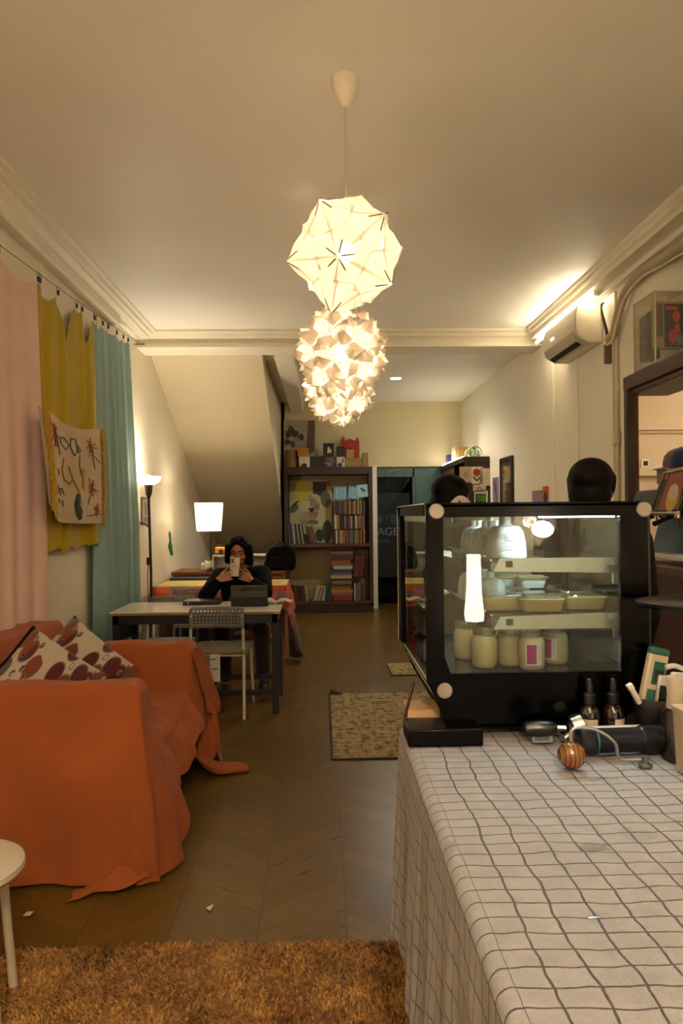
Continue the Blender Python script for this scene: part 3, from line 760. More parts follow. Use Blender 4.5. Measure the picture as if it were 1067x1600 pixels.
# ------------------------------------------------------------------ floor lamps
M_BLK = mat('15120f', .45); M_STEEL = mat('a9a59c', .3, .9); M_WHT = mat('e3dccb', .4)
FLX = -1.585; FLY = 6.86
t = thing('floor_lamp', 'black uplighter floor lamp with a white bowl and small reading arm by the blue curtain', 'floor lamp', (FLX, FLY, 0))
MB().lathe([(.001, 0), (.13, 0), (.13, .012), (.12, .022), (.02, .03), (.001, .03)], (FLX, FLY, 0), 32).build('base', M_BLK, t)
MB().tube([(FLX, FLY, .02), (FLX+.004, FLY, .9), (FLX-.012, FLY, 1.62)], .0125, 12).build('pole', M_BLK, t)
MB().lathe([(.012, 1.58), (.030, 1.62), (.040, 1.70), (.042, 1.715), (.001, 1.715)], (FLX-.012, FLY, 0), 24).build('lamp_holder', M_BLK, t)
bowl = [(.03, 1.700), (.068, 1.712), (.098, 1.735), (.112, 1.765), (.114, 1.778), (.109, 1.778), (.094, 1.741), (.063, 1.719), (.03, 1.708)]
MB().lathe(bowl, (FLX-.012, FLY, 0), 32, caps=False).build('lamp_shade', paper('fbf1de', .6, .25), t)
MB().ball((FLX-.012, FLY, 1.765), (.028, .028, .03)).build('bulb', glow((1, .86, .66), 24), t)
lamp('uplight', (FLX-.012, FLY, 1.80), P_TORCH, WARM2, .03, t)
arm = [V((FLX, FLY, 1.20)), V((FLX-.005, FLY-.01, 1.30)), V((FLX-.05, FLY-.03, 1.345)), V((FLX-.09, FLY-.05, 1.36))]
a = MB().tube(smoothpath(arm), .006, 8).build('reading_arm', M_BLK, t)
MB().cyl((FLX-.085, FLY-.05, 1.36), (FLX-.135, FLY-.09, 1.40), .022, .040, 20).build('reading_shade', M_WHT, a)
MB().tube(smoothpath([V((FLX-.02, FLY, 1.0)), V((FLX-.03, FLY+.01, .8)), V((FLX-.015, FLY, .6))]), .004, 6).build('cable', M_BLK, t)
MB().obox((FLX-.018, FLY-.012, 1.0), (.028, .026, .07)).build('foot_switch', M_BLK, t, bevel=.006)

# ------------------------------------------------------------------ white-topped table
TX0, TX1, TY0, TY1, TZ = -1.505, -.305, 5.25, 5.86, .735
t = thing('work_table', 'long white-topped table with a pale wood edge and dark steel frame', 'table', ((TX0+TX1)/2, 5.55, 0))
MB().box(TX0, TY0, TZ-.008, TX1, TY1, TZ).build('tabletop', mat('f2ecdf', .18, var=.03), t, bevel=.002)
MB().box(TX0, TY0, TZ-.024, TX1, TY1, TZ-.008).build('edge_band', wood('8d6d3e', 'b08a52', .5, 'X'), t)
M_FRAME = mat('14181c', .45)
a = MB(); a.box(TX0+.02, TY0+.02, TZ-.09, TX1-.02, TY0+.05, TZ-.024); a.box(TX0+.02, TY1-.05, TZ-.09, TX1-.02, TY1-.02, TZ-.024)
a.box(TX0+.02, TY0+.05, TZ-.09, TX0+.05, TY1-.05, TZ-.024); a.box(TX1-.05, TY0+.05, TZ-.09, TX1-.02, TY1-.05, TZ-.024)
a.build('apron', M_FRAME, t)
for x in (TX0+.015, TX1-.06):
    for y in (TY0+.02, TY1-.065): MB().box(x, y, 0, x+.045, y+.045, TZ-.024).build('leg', M_FRAME, t, bevel=.003)
MB().box(TX0+.05, TY0+.03, .13, TX1-.05, TY0+.06, .165).build('stretcher', M_FRAME, t)
MB().box(TX0+.05, TY1-.06, .13, TX1-.05, TY1-.03, .165).build('stretcher', M_FRAME, t)
MB().box(TX0+.015, TY0+.06, TZ-.24, TX0+.03, TY1-.06, TZ-.05).build('side_panel', M_FRAME, t)

# ------------------------------------------------------------------ perforated-back chairs
def chair_back(w, z0, z1, y, thick=.012):
    """rounded plastic back with rows of holes"""
    mb = MB(); cols, rows = 14, 5; m = .020
    def P(x, z): # slight curve and rounded crown corners
        r = .035; xx = abs(x); zt = z
        if z > z1-r and xx > w/2-r:
            dx = xx-(w/2-r); dz = z-(z1-r); L = math.hypot(dx, dz)
            if L > r: zt = z1-r+dz*r/L; xx = w/2-r+dx*r/L
        return (math.copysign(xx, x), y + .022*(1-(x/(w/2))**2), zt)
    xs = [-w/2, -w/2+m]; cw = (w-2*m)/cols
    for i in range(cols): xs += [-w/2+m+cw*(i+.28), -w/2+m+cw*(i+.80)]
    xs += [w/2-m, w/2]; zs = [z0, z0+.022]; ch = (z1-z0-.042)/rows
    for j in range(rows): zs += [z0+.022+ch*(j+.22), z0+.022+ch*(j+.78)]
    zs += [z1-.02, z1]
    idx = {}
    for i, x in enumerate(xs):
        for j, z in enumerate(zs): idx[i, j] = len(mb.v); mb.v.append(V(P(x, z)))
    for i in range(len(xs)-1):
        for j in range(len(zs)-1):
            hole = 2 <= i < len(xs)-3 and i % 2 == 0 and 2 <= j < len(zs)-3+1 and j % 2 == 0 and j < len(zs)-2
            if hole: continue
            mb.f.append((idx[i, j], idx[i+1, j], idx[i+1, j+1], idx[i, j+1]))
    return mb
def make_chair(label, m_plastic, m_leg, group=None, pad=None, tagged=False):
    """origin on the floor under the seat centre; the back stands on the -Y side"""
    t = thing('stacking_chair', label, 'chair', (0, 0, 0), group)
    chair_back(.385, .625, .775, -.225).build('backrest', m_plastic, t, solid=.012, angle=.5)
    MB().box(-.19, -.20, .435, .19, .19, .45).build('seat', m_plastic, t, bevel=.012)
    for sx in (-1, 1):
        MB().tube(smoothpath([V((sx*.192, -.262, 0)), V((sx*.190, -.235, .25)), V((sx*.187, -.213, .45)), V((sx*.180, -.215, .66)), V((sx*.178, -.219, .72))], 4), .011, 12).build('leg', m_leg, t)
        MB().tube([(sx*.195, .225, 0), (sx*.186, .165, .40), (sx*.18, .155, .435)], .011, 12).build('leg', m_leg, t)
    rail = MB()
    for sx in (-1, 1): rail.tube([(sx*.185, -.205, .430), (sx*.182, .16, .430)], .009, 8)
    rail.tube([(-.183, .155, .430), (.183, .155, .430)], .009, 8); rail.tube([(-.185, -.19, .430), (.185, -.19, .430)], .009, 8)
    rail.build('seat_rail', m_leg, t)
    if pad:
        def top(a, b):
            x, y = a*2-1, b*2-1; e = (1-abs(x)**5)*(1-abs(y)**5)
            return (x*.205, -.015+y*.205, .462+.016*max(0, e)**.5+.004*math.sin(9*x+4*y)*e)
        mb = MB().grid(top, 24, 24); mb.grid(lambda a, b: (lambda p: (p[0], p[1], .448-.004*max(0, (1-(a*2-1)**4)*(1-(b*2-1)**4))**.5))(top(1-a, b)), 24, 24)
        p = mb.build('seat_pad', pad, t, angle=4)
        MB().tube([(-.21, -.20, .456), (-.06, -.218, .452), (.06, -.216, .455), (.21, -.20, .456)], .010, 8, flat=1.3).build('pad_hem', pad, p)
        for sx in (-1, 1): MB().cyl((sx*.19, -.216, .44), (sx*.19, -.216, .474), .017).build('corner_tie', pad, p)
    if tagged:
        g = thing('x', None, None)
        bpy.data.objects.remove(g)
        ta = MB().box(-.048, -.229, .255, .024, -.2275, .446).build('care_tag', mat('d8cfc6', .7, var=.03), t, smooth=False)
        sh = Sheet((-.048, -.2295, .255), (.072, 0, 0), (0, 0, .191))
        bars = [rect(.07, .80, .60, .84)] + [rect(.1+.05*k, .44, .1+.05*k+(.03 if k % 3 else .045), .49) for k in range(14)]
        bars += [rect(.1, .88-.0-.05*k, .1+.5*((k*7) % 5+3)/8, .885-.05*k) for k in (2, 4, 5, 6)] + [rect(.12, .28-.04*k, .12+.4*((k*5) % 4+3)/7, .29-.04*k) for k in range(3)]
        sh.put('print', bars, mat('4a443e', .8), ta)
    return t
M_GREYP = mat('7a7670', .5, var=.05); M_GREYL = mat('77736c', .4); M_CREAMP = mat('b9ae98', .45, var=.05)
c1 = make_chair('grey perforated chair with white legs, beige seat pad and hanging care tag', M_GREYP, mat('cfc7b6', .35, var=.04), None, fabric('8a7d62', 200, .1), True)
c1.location = (-.735, 5.40, 0); c1.rotation_euler = (0, 0, R(-2))
c2 = make_chair('grey perforated chair with grey legs tucked under the far side of the white table', M_GREYP, M_GREYL)
c2.location = (-1.19, 5.72, 0); c2.rotation_euler = (0, 0, R(180))
c3 = dup(c1, (-1.14, 6.80, 0), R(3), 'grey perforated chair at the yellow-topped table, its back to the camera')
for ch in list(c3.children):
    if ch.name.startswith(('care_tag', 'seat_pad')):
        for g in list(ch.children): bpy.data.objects.remove(g)
        bpy.data.objects.remove(ch)
c4 = make_chair('cream plastic chair behind the seated person', M_CREAMP, mat('cfc7b6', .35, var=.04))
c4.location = (-.69, 6.36, 0); c4.rotation_euler = (0, 0, R(180))
# folding red-framed chair / trolley under the table
t = thing('red_framed_stool', 'low stool with a bright red tubular frame beyond the padded chair', 'stool', (-.43, 6.1, 0))
for y in (5.98, 6.24):
    MB().tube(smoothpath([V((-.465, y, .01)), V((-.465, y, .36)), V((-.44, y, .41)), V((-.38, y, .41)), V((-.345, y, .36)), V((-.345, y, .01))], 5), .013, 10).build('frame', mat('a8301a', .35), t)
MB().box(-.455, 5.98, .40, -.355, 6.24, .42).build('seat', mat('7b2a1a', .6), t)
tb = one(MB().box(-.44, 6.04, .002, -.37, 6.12, .20), 'yellow_tin', mat('b8962e', .5), 'small yellow box standing under the red-framed stool', 'box', bevel=.004)
one(MB().box(-1.32, 5.98, .05, -.86, 6.32, .16).box(-1.30, 6.0, 0, -.88, 6.30, .05), 'storage_box', mat('6e6b2a', .6), 'low olive storage box under the tables', 'box', bevel=.006)

# things on the white table
def tablet(c, yaw, label):
    t = thing('tablet', label, 'tablet', c); M = Matrix.Rotation(yaw, 4, 'Z'); T = Matrix.Rotation(R(14), 4, 'X')
    a = MB().box(-.135, -.004, 0, .135, .004, .165); a.xf(T); a.build('body', mat('4c4a45', .35), None, bevel=.003).parent = t
    b = MB().box(-.136, -.011, -.001, .136, -.0045, .075); b.xf(T); b.build('folio_flap', mat('25262a', .7), None, bevel=.002).parent = t
    p = MB().obox((.03, -.009, .140), (.17, .009, .009)); p.xf(T); p.build('stylus', mat('17181a', .4), None, bevel=.003).parent = t
    k = MB().box(-.135, .015, .001, .135, .17, .009).build('keyboard_case', mat('232427', .7), None, bevel=.002); k.parent = t
    t.rotation_euler = (0, 0, yaw); return t
q = at(390, 944, 5.50); tablet((q.x, 5.50, TZ), 0, 'dark grey tablet standing in its folio case on the white table')
t = thing('laptop', 'closed black laptop lying flat on the white table before the person', 'laptop', (-.93, 5.72, TZ))
MB().box(-1.06, 5.62, TZ+.001, -.78, 5.80, TZ+.012).build('base', mat('17181a', .4), t, bevel=.003)
MB().box(-1.06, 5.62, TZ+.013, -.78, 5.80, TZ+.030).build('lid', mat('1d1e21', .35), t, bevel=.004)
MB().cyl((-1.02, 5.619, TZ+.017), (-1.02, 5.617, TZ+.017), .006).build('indicator', mat('c9c4bb', .3), t)
t = thing('open_book', 'open paperback notebook overhanging the corner of the white table', 'book', (-.33, 5.68, TZ))
def page(sg):
    return MB().grid(lambda a, b: (-.36 + sg*(.005+.125*a) + 0, 5.60+.16*b+.02*sg*a, TZ+.010+.022*math.sin(PI*min(1, a*1.25))*(.8 if sg > 0 else 1)+.004*a), 14, 6)
page(-1).build('page_block', mat('cdbd9a', .8, var=.04), t, solid=.006); page(1).build('page_block', mat('d3c4a2', .8, var=.04), t, solid=.006)

# ------------------------------------------------------------------ cloth-covered table behind
UX0, UX1, UY0, UY1, UZ = -1.60, -.345, 6.98, 7.62, .75
t = thing('dining_table', 'wooden table under an orange and yellow patchwork cloth', 'table', (-.97, 7.3, 0))
MB().box(UX0+.01, UY0+.01, UZ-.03, UX1-.01, UY1-.01, UZ-.006).build('tabletop', M_SOFAW, t)
for x in (UX0+.05, UX1-.09):
    for y in (UY0+.05, UY1-.09): MB().box(x, y, 0, x+.045, y+.045, UZ-.03).build('leg', M_SOFAW, t)
def patch_mat():
    t = NT('patchwork_cloth'); co = t.coord('UV'); s = t.n('SeparateXYZ'); t.l(co, s.inputs[0])
    top = t.math('LESS_THAN', s.outputs[1], .5)
    vo = t.n('TexVoronoi', voronoi_dimensions='2D', distance='CHEBYCHEV'); vo.inputs['Scale'].default_value = 7; vo.inputs['Randomness'].default_value = .4; t.l(co, vo.inputs['Vector'])
    sp = t.n('SeparateColor'); t.l(vo.outputs['Color'], sp.inputs[0])
    side = t.ramp(sp.outputs[0], [(0, lin('b5441a')), (.4, lin('a33216')), (.6, lin('c8552a')), (.78, lin('8c6a76')), (.9, lin('b56c7a'))], 'CONSTANT')
    tp = t.ramp(sp.outputs[1], [(0, lin('c9bb6c')), (.6, lin('b9a558')), (.85, lin('c9a23c'))], 'CONSTANT')
    return t.done(t.bsdf(t.mix(top, side, tp), .6, 0, t.noise(90).outputs[0], .2, .003))
tc = thing('patchwork_tablecloth', 'patchwork cloth, yellow on top with red and orange sides, hanging past the book shelf side', 'tablecloth', (-.97, 7.3, UZ))
mb = MB(); mb.grid(lambda a, b: (UX0+(UX1-UX0)*a, UY0+(UY1-UY0)*b, UZ+.002), 30, 14, lambda a, b: (a, .45*b))
perim = [(UX0, UY1)] + [(UX0, UY0)]; edge = []
for k in range(11): edge.append((UX0, UY1+(UY0-UY1)*k/10, (-1, 0)))
for k in range(1, 31): edge.append((UX0+(UX1-UX0)*k/30, UY0, (0, -1)))
for k in range(1, 15): edge.append((UX1, UY0+(UY1-UY0)*k/14, (1, 0)))
b0 = len(mb.v); nj = 14
for i, (x, y, nn) in enumerate(edge):
    L = .17 if nn[0] < 0 else (.12+.10*(i-10)/30 if nn[1] < 0 else .30+.24*math.exp(-((y-7.12)/.13)**2)); fo = .012+.02*(.5+.5*math.sin(i*1.1))
    for j in range(nj+1):
        u = j/nj; mb.v.append(V((x+nn[0]*fo*min(1, 2*u)*(1+u), y+nn[1]*fo*min(1, 2*u)*(1+u), UZ+.002-L*u))); mb.uv[len(mb.v)-1] = (i*.06, .55+u*L*2)
mb.f += [(b0+i*(nj+1)+j, b0+(i+1)*(nj+1)+j, b0+(i+1)*(nj+1)+j+1, b0+i*(nj+1)+j+1) for i in range(len(edge)-1) for j in range(nj)]
mb.build('cloth', patch_mat(), tc, angle=4, solid=.002)
# brown coat hanging on the far corner of the table
t = thing('hanging_coat', 'brown coat hanging to the floor at the corner of the patchwork table', 'coat', (-.30, 7.2, 0))
MB().grid(lambda a, b: (-.325+.05*math.sin(7*a)*(.4+b)+.06*b, 7.02+.45*a, .52-.40*b-.1*b*math.sin(3*a)), 24, 20).build('cloth', fabric('4a2f18', 120, .15), t, angle=4, solid=.012)

# ------------------------------------------------------------------ desk in the stair nook and what stands on it
GX0, GX1, GY0, GY1, GZ = -1.66, -.42, 8.15, 8.75, .80
t = thing('wooden_chest', 'orange-brown wooden chest with drawers in the nook under the stair', 'chest', (-1.04, 8.45, 0))
MW = wood('5e2f12', '8c4f20', .45, 'X', 2)
MB().box(GX0, GY0, GZ-.035, GX1, GY1, GZ).build('top', MW, t, bevel=.004)
MB().box(GX0+.02, GY0+.02, .05, GX1-.02, GY1-.01, GZ-.035).build('body', MW, t)
for k in range(3):
    for x in (GX0+.03, (GX0+GX1)/2+.005):
        d = MB().box(x, GY0+.004, .09+.22*k, x+.585, GY0+.022, .29+.22*k).build('drawer', MW, t, bevel=.004)
        MB().ball((x+.29, GY0-.006, .19+.22*k), .012, 10, 8).build('knob', M_BLK, d)
one(MB().box(-1.63, 7.92, .50, -1.20, 8.10, .752).box(-1.61, 7.94, 0, -1.22, 8.08, .50), 'blue_locker', mat('1d2a3c', .5), 'low dark blue cabinet before the wooden chest', 'cabinet', bevel=.006)
t = thing('white_shelf_box', 'low white open shelf box standing on the wooden chest', 'shelf unit', (-.95, 8.5, GZ))
wbx = [(-1.24, GZ, -1.225, .97), (-.98, GZ, -.965, .955), (-.50, GZ, -.485, .955)]
for x0, z0, x1, z1 in wbx: MB().box(x0, 8.36, z0, x1, 8.62, z1).build('side_panel', M_WHT, t)
MB().box(-1.24, 8.36, .955, -.485, 8.62, .972).build('top', M_WHT, t); MB().box(-1.225, 8.60, GZ, -.50, 8.61, .955).build('back_panel', M_WHT, t)
t = thing('camera', 'yellow and black toy-like camera sitting on the white shelf box', 'camera', (-1.16, 8.47, .972))
MB().box(-1.22, 8.43, .973, -1.08, 8.50, 1.06).build('body', mat('c98a1c', .4), t, bevel=.012)
MB().cyl((-1.15, 8.43, 1.01), (-1.15, 8.40, 1.01), .028, .024).build('lens', M_BLK, t); MB().box(-1.19, 8.45, 1.06, -1.13, 8.48, 1.085).build('viewfinder', M_BLK, t, bevel=.004)
MB().box(-1.225, 8.425, .973, -1.075, 8.50, .99).build('grip', M_BLK, t)
t = thing('table_lamp', 'tall table lamp with a white drum shade on the chest in the nook', 'table lamp', (-1.245, 8.30, GZ))
lx, ly = -1.245, 8.30
MB().lathe([(.001, 0), (.075, 0), (.075, .012), (.01, .02), (.001, .02)], (lx, ly, GZ), 24).build('base', M_BLK, t)
MB().cyl((lx, ly, GZ+.015), (lx, ly, 1.42), .0085, n=12).build('pole', M_BLK, t)
MB().lathe([(.135, 1.245), (.158, 1.56)], (lx-.02, ly, 0), 36, caps=False).build('lamp_shade', paper('fff4de', .55, .18), t)
MB().ball((lx-.02, ly, 1.42), (.03, .03, .04)).build('bulb', glow((1, .86, .66), 30), t)
lamp('shade_light', (lx-.02, ly, 1.44), P_SHADE, WARM2, .03, t)
t = thing('paper_flowers', 'crumpled white paper flower beside the lamp pole', 'decoration', (-1.30, 8.22, GZ))
rg = random.Random(4)
for k in range(6):
    c = V((-1.31+.05*rg.random(), 8.20+.03*rg.random(), GZ+.035+.055*rg.random()))
    MB().grid(lambda a, b: c + V((.035*(a*2-1), .02*math.sin(5*a+k), .035*(b*2-1)+.01*math.sin(8*a))), 5, 5).build('petal', mat('ece4d4', .8), t, solid=.001)
def backpack(c):
    t = thing('backpack', 'black rounded backpack standing on the chest beside the bookcase', 'backpack', c)
    mb = MB()
    prof = [(-.165, 0), (.165, 0), (.178, .10), (.170, .19), (.14, .255), (.08, .285), (-.05, .285), (-.12, .25), (-.16, .17), (-.175, .08)]
    mb.prism([(c[0]+x, c[2]+z) for x, z in prof], 'Y', c[1]-.08, c[1]+.08); mb.build('body', fabric('0d0c0c', 300, .2), t, bevel=.03)
    MB().prism([(c[0]+x*.72, c[2]+.02+z*.5) for x, z in prof], 'Y', c[1]-.105, c[1]-.08).build('front_pocket', fabric('100f0f', 300, .2), t, bevel=.01)
    MB().tube(smoothpath([V((c[0]-.16, c[1]-.082, c[2]+.10)), V((c[0]-.13, c[1]-.084, c[2]+.23)), V((c[0]-.05, c[1]-.084, c[2]+.268)), V((c[0]+.03, c[1]-.084, c[2]+.27))]), .004, 6).build('zip', mat('77706a', .3, .8), t)
    MB().tube(smoothpath([V((c[0]-.04, c[1], c[2]+.28)), V((c[0], c[1], c[2]+.32)), V((c[0]+.04, c[1], c[2]+.28))]), .008, 8).build('handle', M_BLK, t)
    return t
backpack((-.475, 8.30, GZ+.001))
# things on the left wall
one(MB().add([(XL+.004, y, z) for y, z in ((8.42, 1.25), (8.36, 1.22), (8.40, 1.14), (8.33, 1.08), (8.42, 1.0), (8.50, .96), (8.60, .97), (8.55, 1.08), (8.50, 1.12), (8.49, 1.22))], [tuple(range(10))]),
    'leaf_cutout', mat('2f6a3a', .7), 'green leaf-shaped cutout stuck on the cream wall', 'wall decoration', solid=.003, smooth=False)
t = thing('photo_strip', 'narrow framed photo on the wall behind the floor lamp', 'picture', (XL+.01, 7.25, 1.33))
MB().box(XL, 7.10, 1.33, XL+.012, 7.42, 1.60).build('frame', mat('3c3128', .5), t, bevel=.002)
sh = Sheet((XL+.013, 7.12, 1.345), (0, .28, 0), (0, 0, .24))
sh.put('print', [rect(0, 0, 1, 1)], mat('9a8060', .6, var=.4, scale=14), t); sh.put('dark_shapes', [ell(.5, .6, .2, .3), rect(.2, .05, .8, .25)], mat('3a2418', .6), t, 2)

# ------------------------------------------------------------------ bookcase on the back wall
BX0, BX1, BY0, BY1 = -.545, .735, 10.68, 11.05
M_BK = wood('1f0f09', '351a10', .6, 'Z', 2)
t = thing('bookcase', 'tall dark brown bookcase with two deep shelves, full of books', 'bookcase', (.1, 10.87, 0))
MB().box(BX0, BY0, 2.0, BX1, BY1, 2.11).build('top', M_BK, t, bevel=.004)
MB().box(BX0, BY0+.01, .10, BX0+.055, BY1, 2.0).build('side_panel', M_BK, t); MB().box(BX1-.055, BY0+.01, .10, BX1, BY1, 2.0).build('side_panel', M_BK, t)
MB().box(BX0+.055, BY1-.02, .10, BX1-.055, BY1-.005, 2.0).build('back_panel', mat('8f7a55', .7), t)
MB().box(BX0+.055, BY0, .955, BX1-.055, BY1-.02, 1.0).build('shelf', wood('3a2013', '5a3320', .5, 'X', 2), t)
MB().box(BX0+.055, BY0, .13, BX1-.055, BY1-.02, .165).build('shelf', wood('3a2013', '5a3320', .5, 'X', 2), t)
MB().box(BX0, BY0+.01, 0, BX1, BY1, .13).build('plinth', M_BK, t)
# books: every book stands for itself
PAL = [('red', '9c1f1c'), ('dark red', '5e1714'), ('cream', 'c2ae86'), ('green', '3f5a3a'), ('teal', '2c4c50'), ('navy', '1c2638'), ('brown', '4c3020'), ('pink', '9a5c5c'),
       ('orange', 'b0602a'), ('yellow', 'b09030'), ('grey', '6c675e'), ('white', 'cfc6b0'), ('black', '1b1816'), ('purple', '4c3048'), ('tan', '96744a')]
USED = set()
def make_book():
    """unit book: 1 wide (spine), depth, height; spine faces -Y"""
    t = thing('book', None, 'book', (0, 0, 0))
    MB().box(-.5, 0, 0, -.40, 1, 1).box(.40, 0, 0, .5, 1, 1).box(-.5, 0, 0, .5, .06, 1).build('cover', M_WHT, t, smooth=False)
    MB().box(-.40, .06, .02, .40, .97, .98).build('pages', mat('c9bb98', .8), t, smooth=False)
    return t
BOOKS = {}
def book_of(colname, hexc):
    if colname not in BOOKS:
        hexc = ''.join('%02x' % int(int(hexc[k:k+2], 16)*.82) for k in (0, 2, 4))
        t = make_book(); t.children[0].data.materials[0] = mat(hexc, .55, var=.2, scale=9)
        BOOKS[colname] = [t, False]
    return BOOKS[colname]
def place_book(ci, loc, size, roty, label, group):
    nm, hx = PAL[ci]; rec = book_of(nm, hx)
    b = rec[0] if not rec[1] else dup(rec[0]); rec[1] = True
    b.location = loc; b.scale = size; b.rotation_euler = (0, roty, 0)
    b['label'] = label; b['group'] = group; return b
def label_for(ci, li, ri, where, kind=''):
    for form in ('{c} book between {a} and {b}, {w}', 'thin {c} book between {a} and {b}, {w}', 'worn {c} book between {a} and {b}, {w}', 'upright {c} book between {a} and {b}, {w}'):
        s = form.format(c=PAL[ci][0], a=PAL[li][0] if li is not None else 'a gap', b=PAL[ri][0] if ri is not None else 'a gap', w=where)
        if s not in USED: USED.add(s); return s
    return None
def row(x0, x1, z, hmin, hmax, wmin, wmax, where, group, seed, lean=0.0, cols=None, y=None, depth=.16):
    rng = random.Random(seed); x = x0; items = []
    while x < x1-wmin:
        w_ = min(rng.uniform(wmin, wmax), x1-x); items.append((x, w_, rng.uniform(hmin, hmax))); x += w_+.0015
    idx = []
    for i in range(len(items)):
        for tries in range(60):
            c = rng.choice(cols or range(len(PAL)))
            if idx and c == idx[-1]: continue
            break
        idx.append(c)
    for i, (x, w_, h) in enumerate(items):
        li = idx[i-1] if i else None; ri = idx[i+1] if i+1 < len(items) else None
        lab = label_for(idx[i], li, ri, where)
        while lab is None:
            idx[i] = (idx[i]+1) % len(PAL); lab = label_for(idx[i], li, ri, where)
        ln = lean if not isinstance(lean, (list, tuple)) else lean[0]+(lean[1]-lean[0])*i/max(1, len(items)-1)
        a = R(ln); zz = z + (.5*w_*math.sin(abs(a)))
        place_book(idx[i], (x+w_/2, (y or BY0+.03)+rng.uniform(0, .02), zz), (w_, depth, h), a, lab, group)
U = 1.001
row(-.10+.28, .62, U, .185, .205, .014, .026, 'bottom row on upper shelf', 'paperbacks in the bottom row of the upper shelf', 1)
row(.18, .62, U+.21, .185, .205, .014, .028, 'middle row on upper shelf', 'paperbacks in the middle row of the upper shelf', 2)
row(.18, .63, U+.42, .19, .215, .014, .026, 'top row on upper shelf', 'paperbacks in the top row of the upper shelf', 3)
row(-.475, -.24, U, .285, .305, .012, .020, 'magazine run by poster', 'magazines leaning by the poster', 4, (-3, -9), [2, 2, 11, 10, 4, 7, 12, 6, 5])
row(-.18, -.06, U+.002, .25, .27, .014, .022, 'tilted end of magazine run', 'magazines leaning by the poster', 14, -15, [12, 6, 14, 10])
L_ = .166
row(-.43, -.20, L_, .225, .245, .014, .022, 'dark leaning lower run', 'books leaning low in the bookcase', 5, -7, [12, 1, 4, 6, 10, 2])
row(-.16, .05, L_+.003, .20, .22, .014, .022, 'pale leaning lower run', 'pale leaning books on the lower shelf', 6, 14, [2, 2, 11, 10, 4])
row(.03, .14, L_+.003, .24, .26, .02, .03, 'leaning on tall stack', 'books leaning against the tall stack', 16, 5, [4, 3, 5, 4])
row(.455, .60, L_, .24, .33, .018, .03, 'bottom at lower shelf end', 'books at the lower shelf end', 7, 0, [10, 13, 1, 11, 7, 6])
row(.44, .58, L_+.35, .30, .33, .016, .028, 'upper at lower shelf end', 'books at the lower shelf end', 8, 6, [0, 1, 6, 13, 2])
# the tall lying stack on the lower shelf
rng = random.Random(21); z = L_+.001
stackc = [0, 7, 9, 8, 13, 14, 5, 2, 10, 4, 11, 14, 8, 13, 6, 7]
for i, c in enumerate(stackc):
    h = .075 if i == 0 else rng.uniform(.030, .052); wd = rng.uniform(.27, .33)
    if z + h > .93: break
    prev = PAL[stackc[i-1]][0] if i else 'shelf board'
    lab = '%s book lying flat in the tall stack, resting on the %s' % (PAL[c][0], prev if not i else prev + ' one')
    if lab in USED: lab += ', upper part'
    USED.add(lab); b = place_book(c, (.285+rng.uniform(-.015, .015)-wd/2, BY0+.03, z+h/2), (h*.96, .19, wd), R(90), lab, 'books lying in the tall stack'); z += h
# coffee poster, blue tiles
def panel_thing(name, label, cat, sh, w, h, frame_m, thick=.012, group=None):
    """a flat board given by a Sheet in unit coordinates"""
    t = thing(name, label, cat, sh.o, group); n = sh.n
    c = sh.o + sh.u/2 + sh.v/2 - n*(thick/2+.0004)
    mb = MB(); pts = [sh.o, sh.o+sh.u, sh.o+sh.u+sh.v, sh.o+sh.v]; mb.add([p - n*.0004 for p in pts] + [p - n*thick for p in pts], [(0,1,2,3),(7,6,5,4),(0,4,5,1),(1,5,6,2),(2,6,7,3),(3,7,4,0)])
    mb.build('board', frame_m, t, smooth=False); return t
sh = Sheet((-.48, 10.98, 1.003), (.63, 0, 0), (0, .03, .93))
t = panel_thing('coffee_poster', 'large faded poster of a white bird-like figure and a small coffee cup', 'poster', sh, .63, .93, mat('a59a72', .7, var=.15, scale=6))
sh.put('yellow_lamp_shape', [[(.15, .98), (.42, .98), (.46, .72), (.30, .66), (.12, .68)]], mat('b09a2c', .7), t, 1)
sh.put('brown_block', [[(.55, .98), (.88, .98), (.86, .80), (.66, .72), (.56, .74)]], mat('38241c', .7), t, 1)
sh.put('red_block', [rect(.88, .90, .99, 1.0)], mat('a03020', .7), t, 1)
sh.put('white_figure', [ell(.44, .50, .28, .20, 25), ell(.62, .66, .16, .12, -20), [(.20, .5), (.66, .5), (.84, .30), (.60, .20), (.14, .26)]], mat('a89c76', .7, var=.2), t, 2)
sh.put('grey_print', [ell(.85, .70, .12, .14, 20), ell(.10, .55, .12, .06, 20), ell(.55, .33, .13, .035)], mat('4f5546', .7), t, 3)
sh.put('dark_print', [ell(.88, .18, .12, .18), ell(.70, .12, .10, .10), ell(.12, .62, .12, .02, 30)], mat('363a28', .7, var=.4), t, 3)
sh.put('coffee_cup', [[(.44, .56), (.60, .56), (.55, .48), (.49, .48)]] + stroke(ell(.62, .54, .04, .025), .008), mat('3d1c14', .6), t, 4)
sh.put('cup_foot', [[(.47, .47), (.57, .47), (.59, .44), (.46, .44)], ell(.47, .75, .03, .02)], mat('a3452c', .6), t, 4)
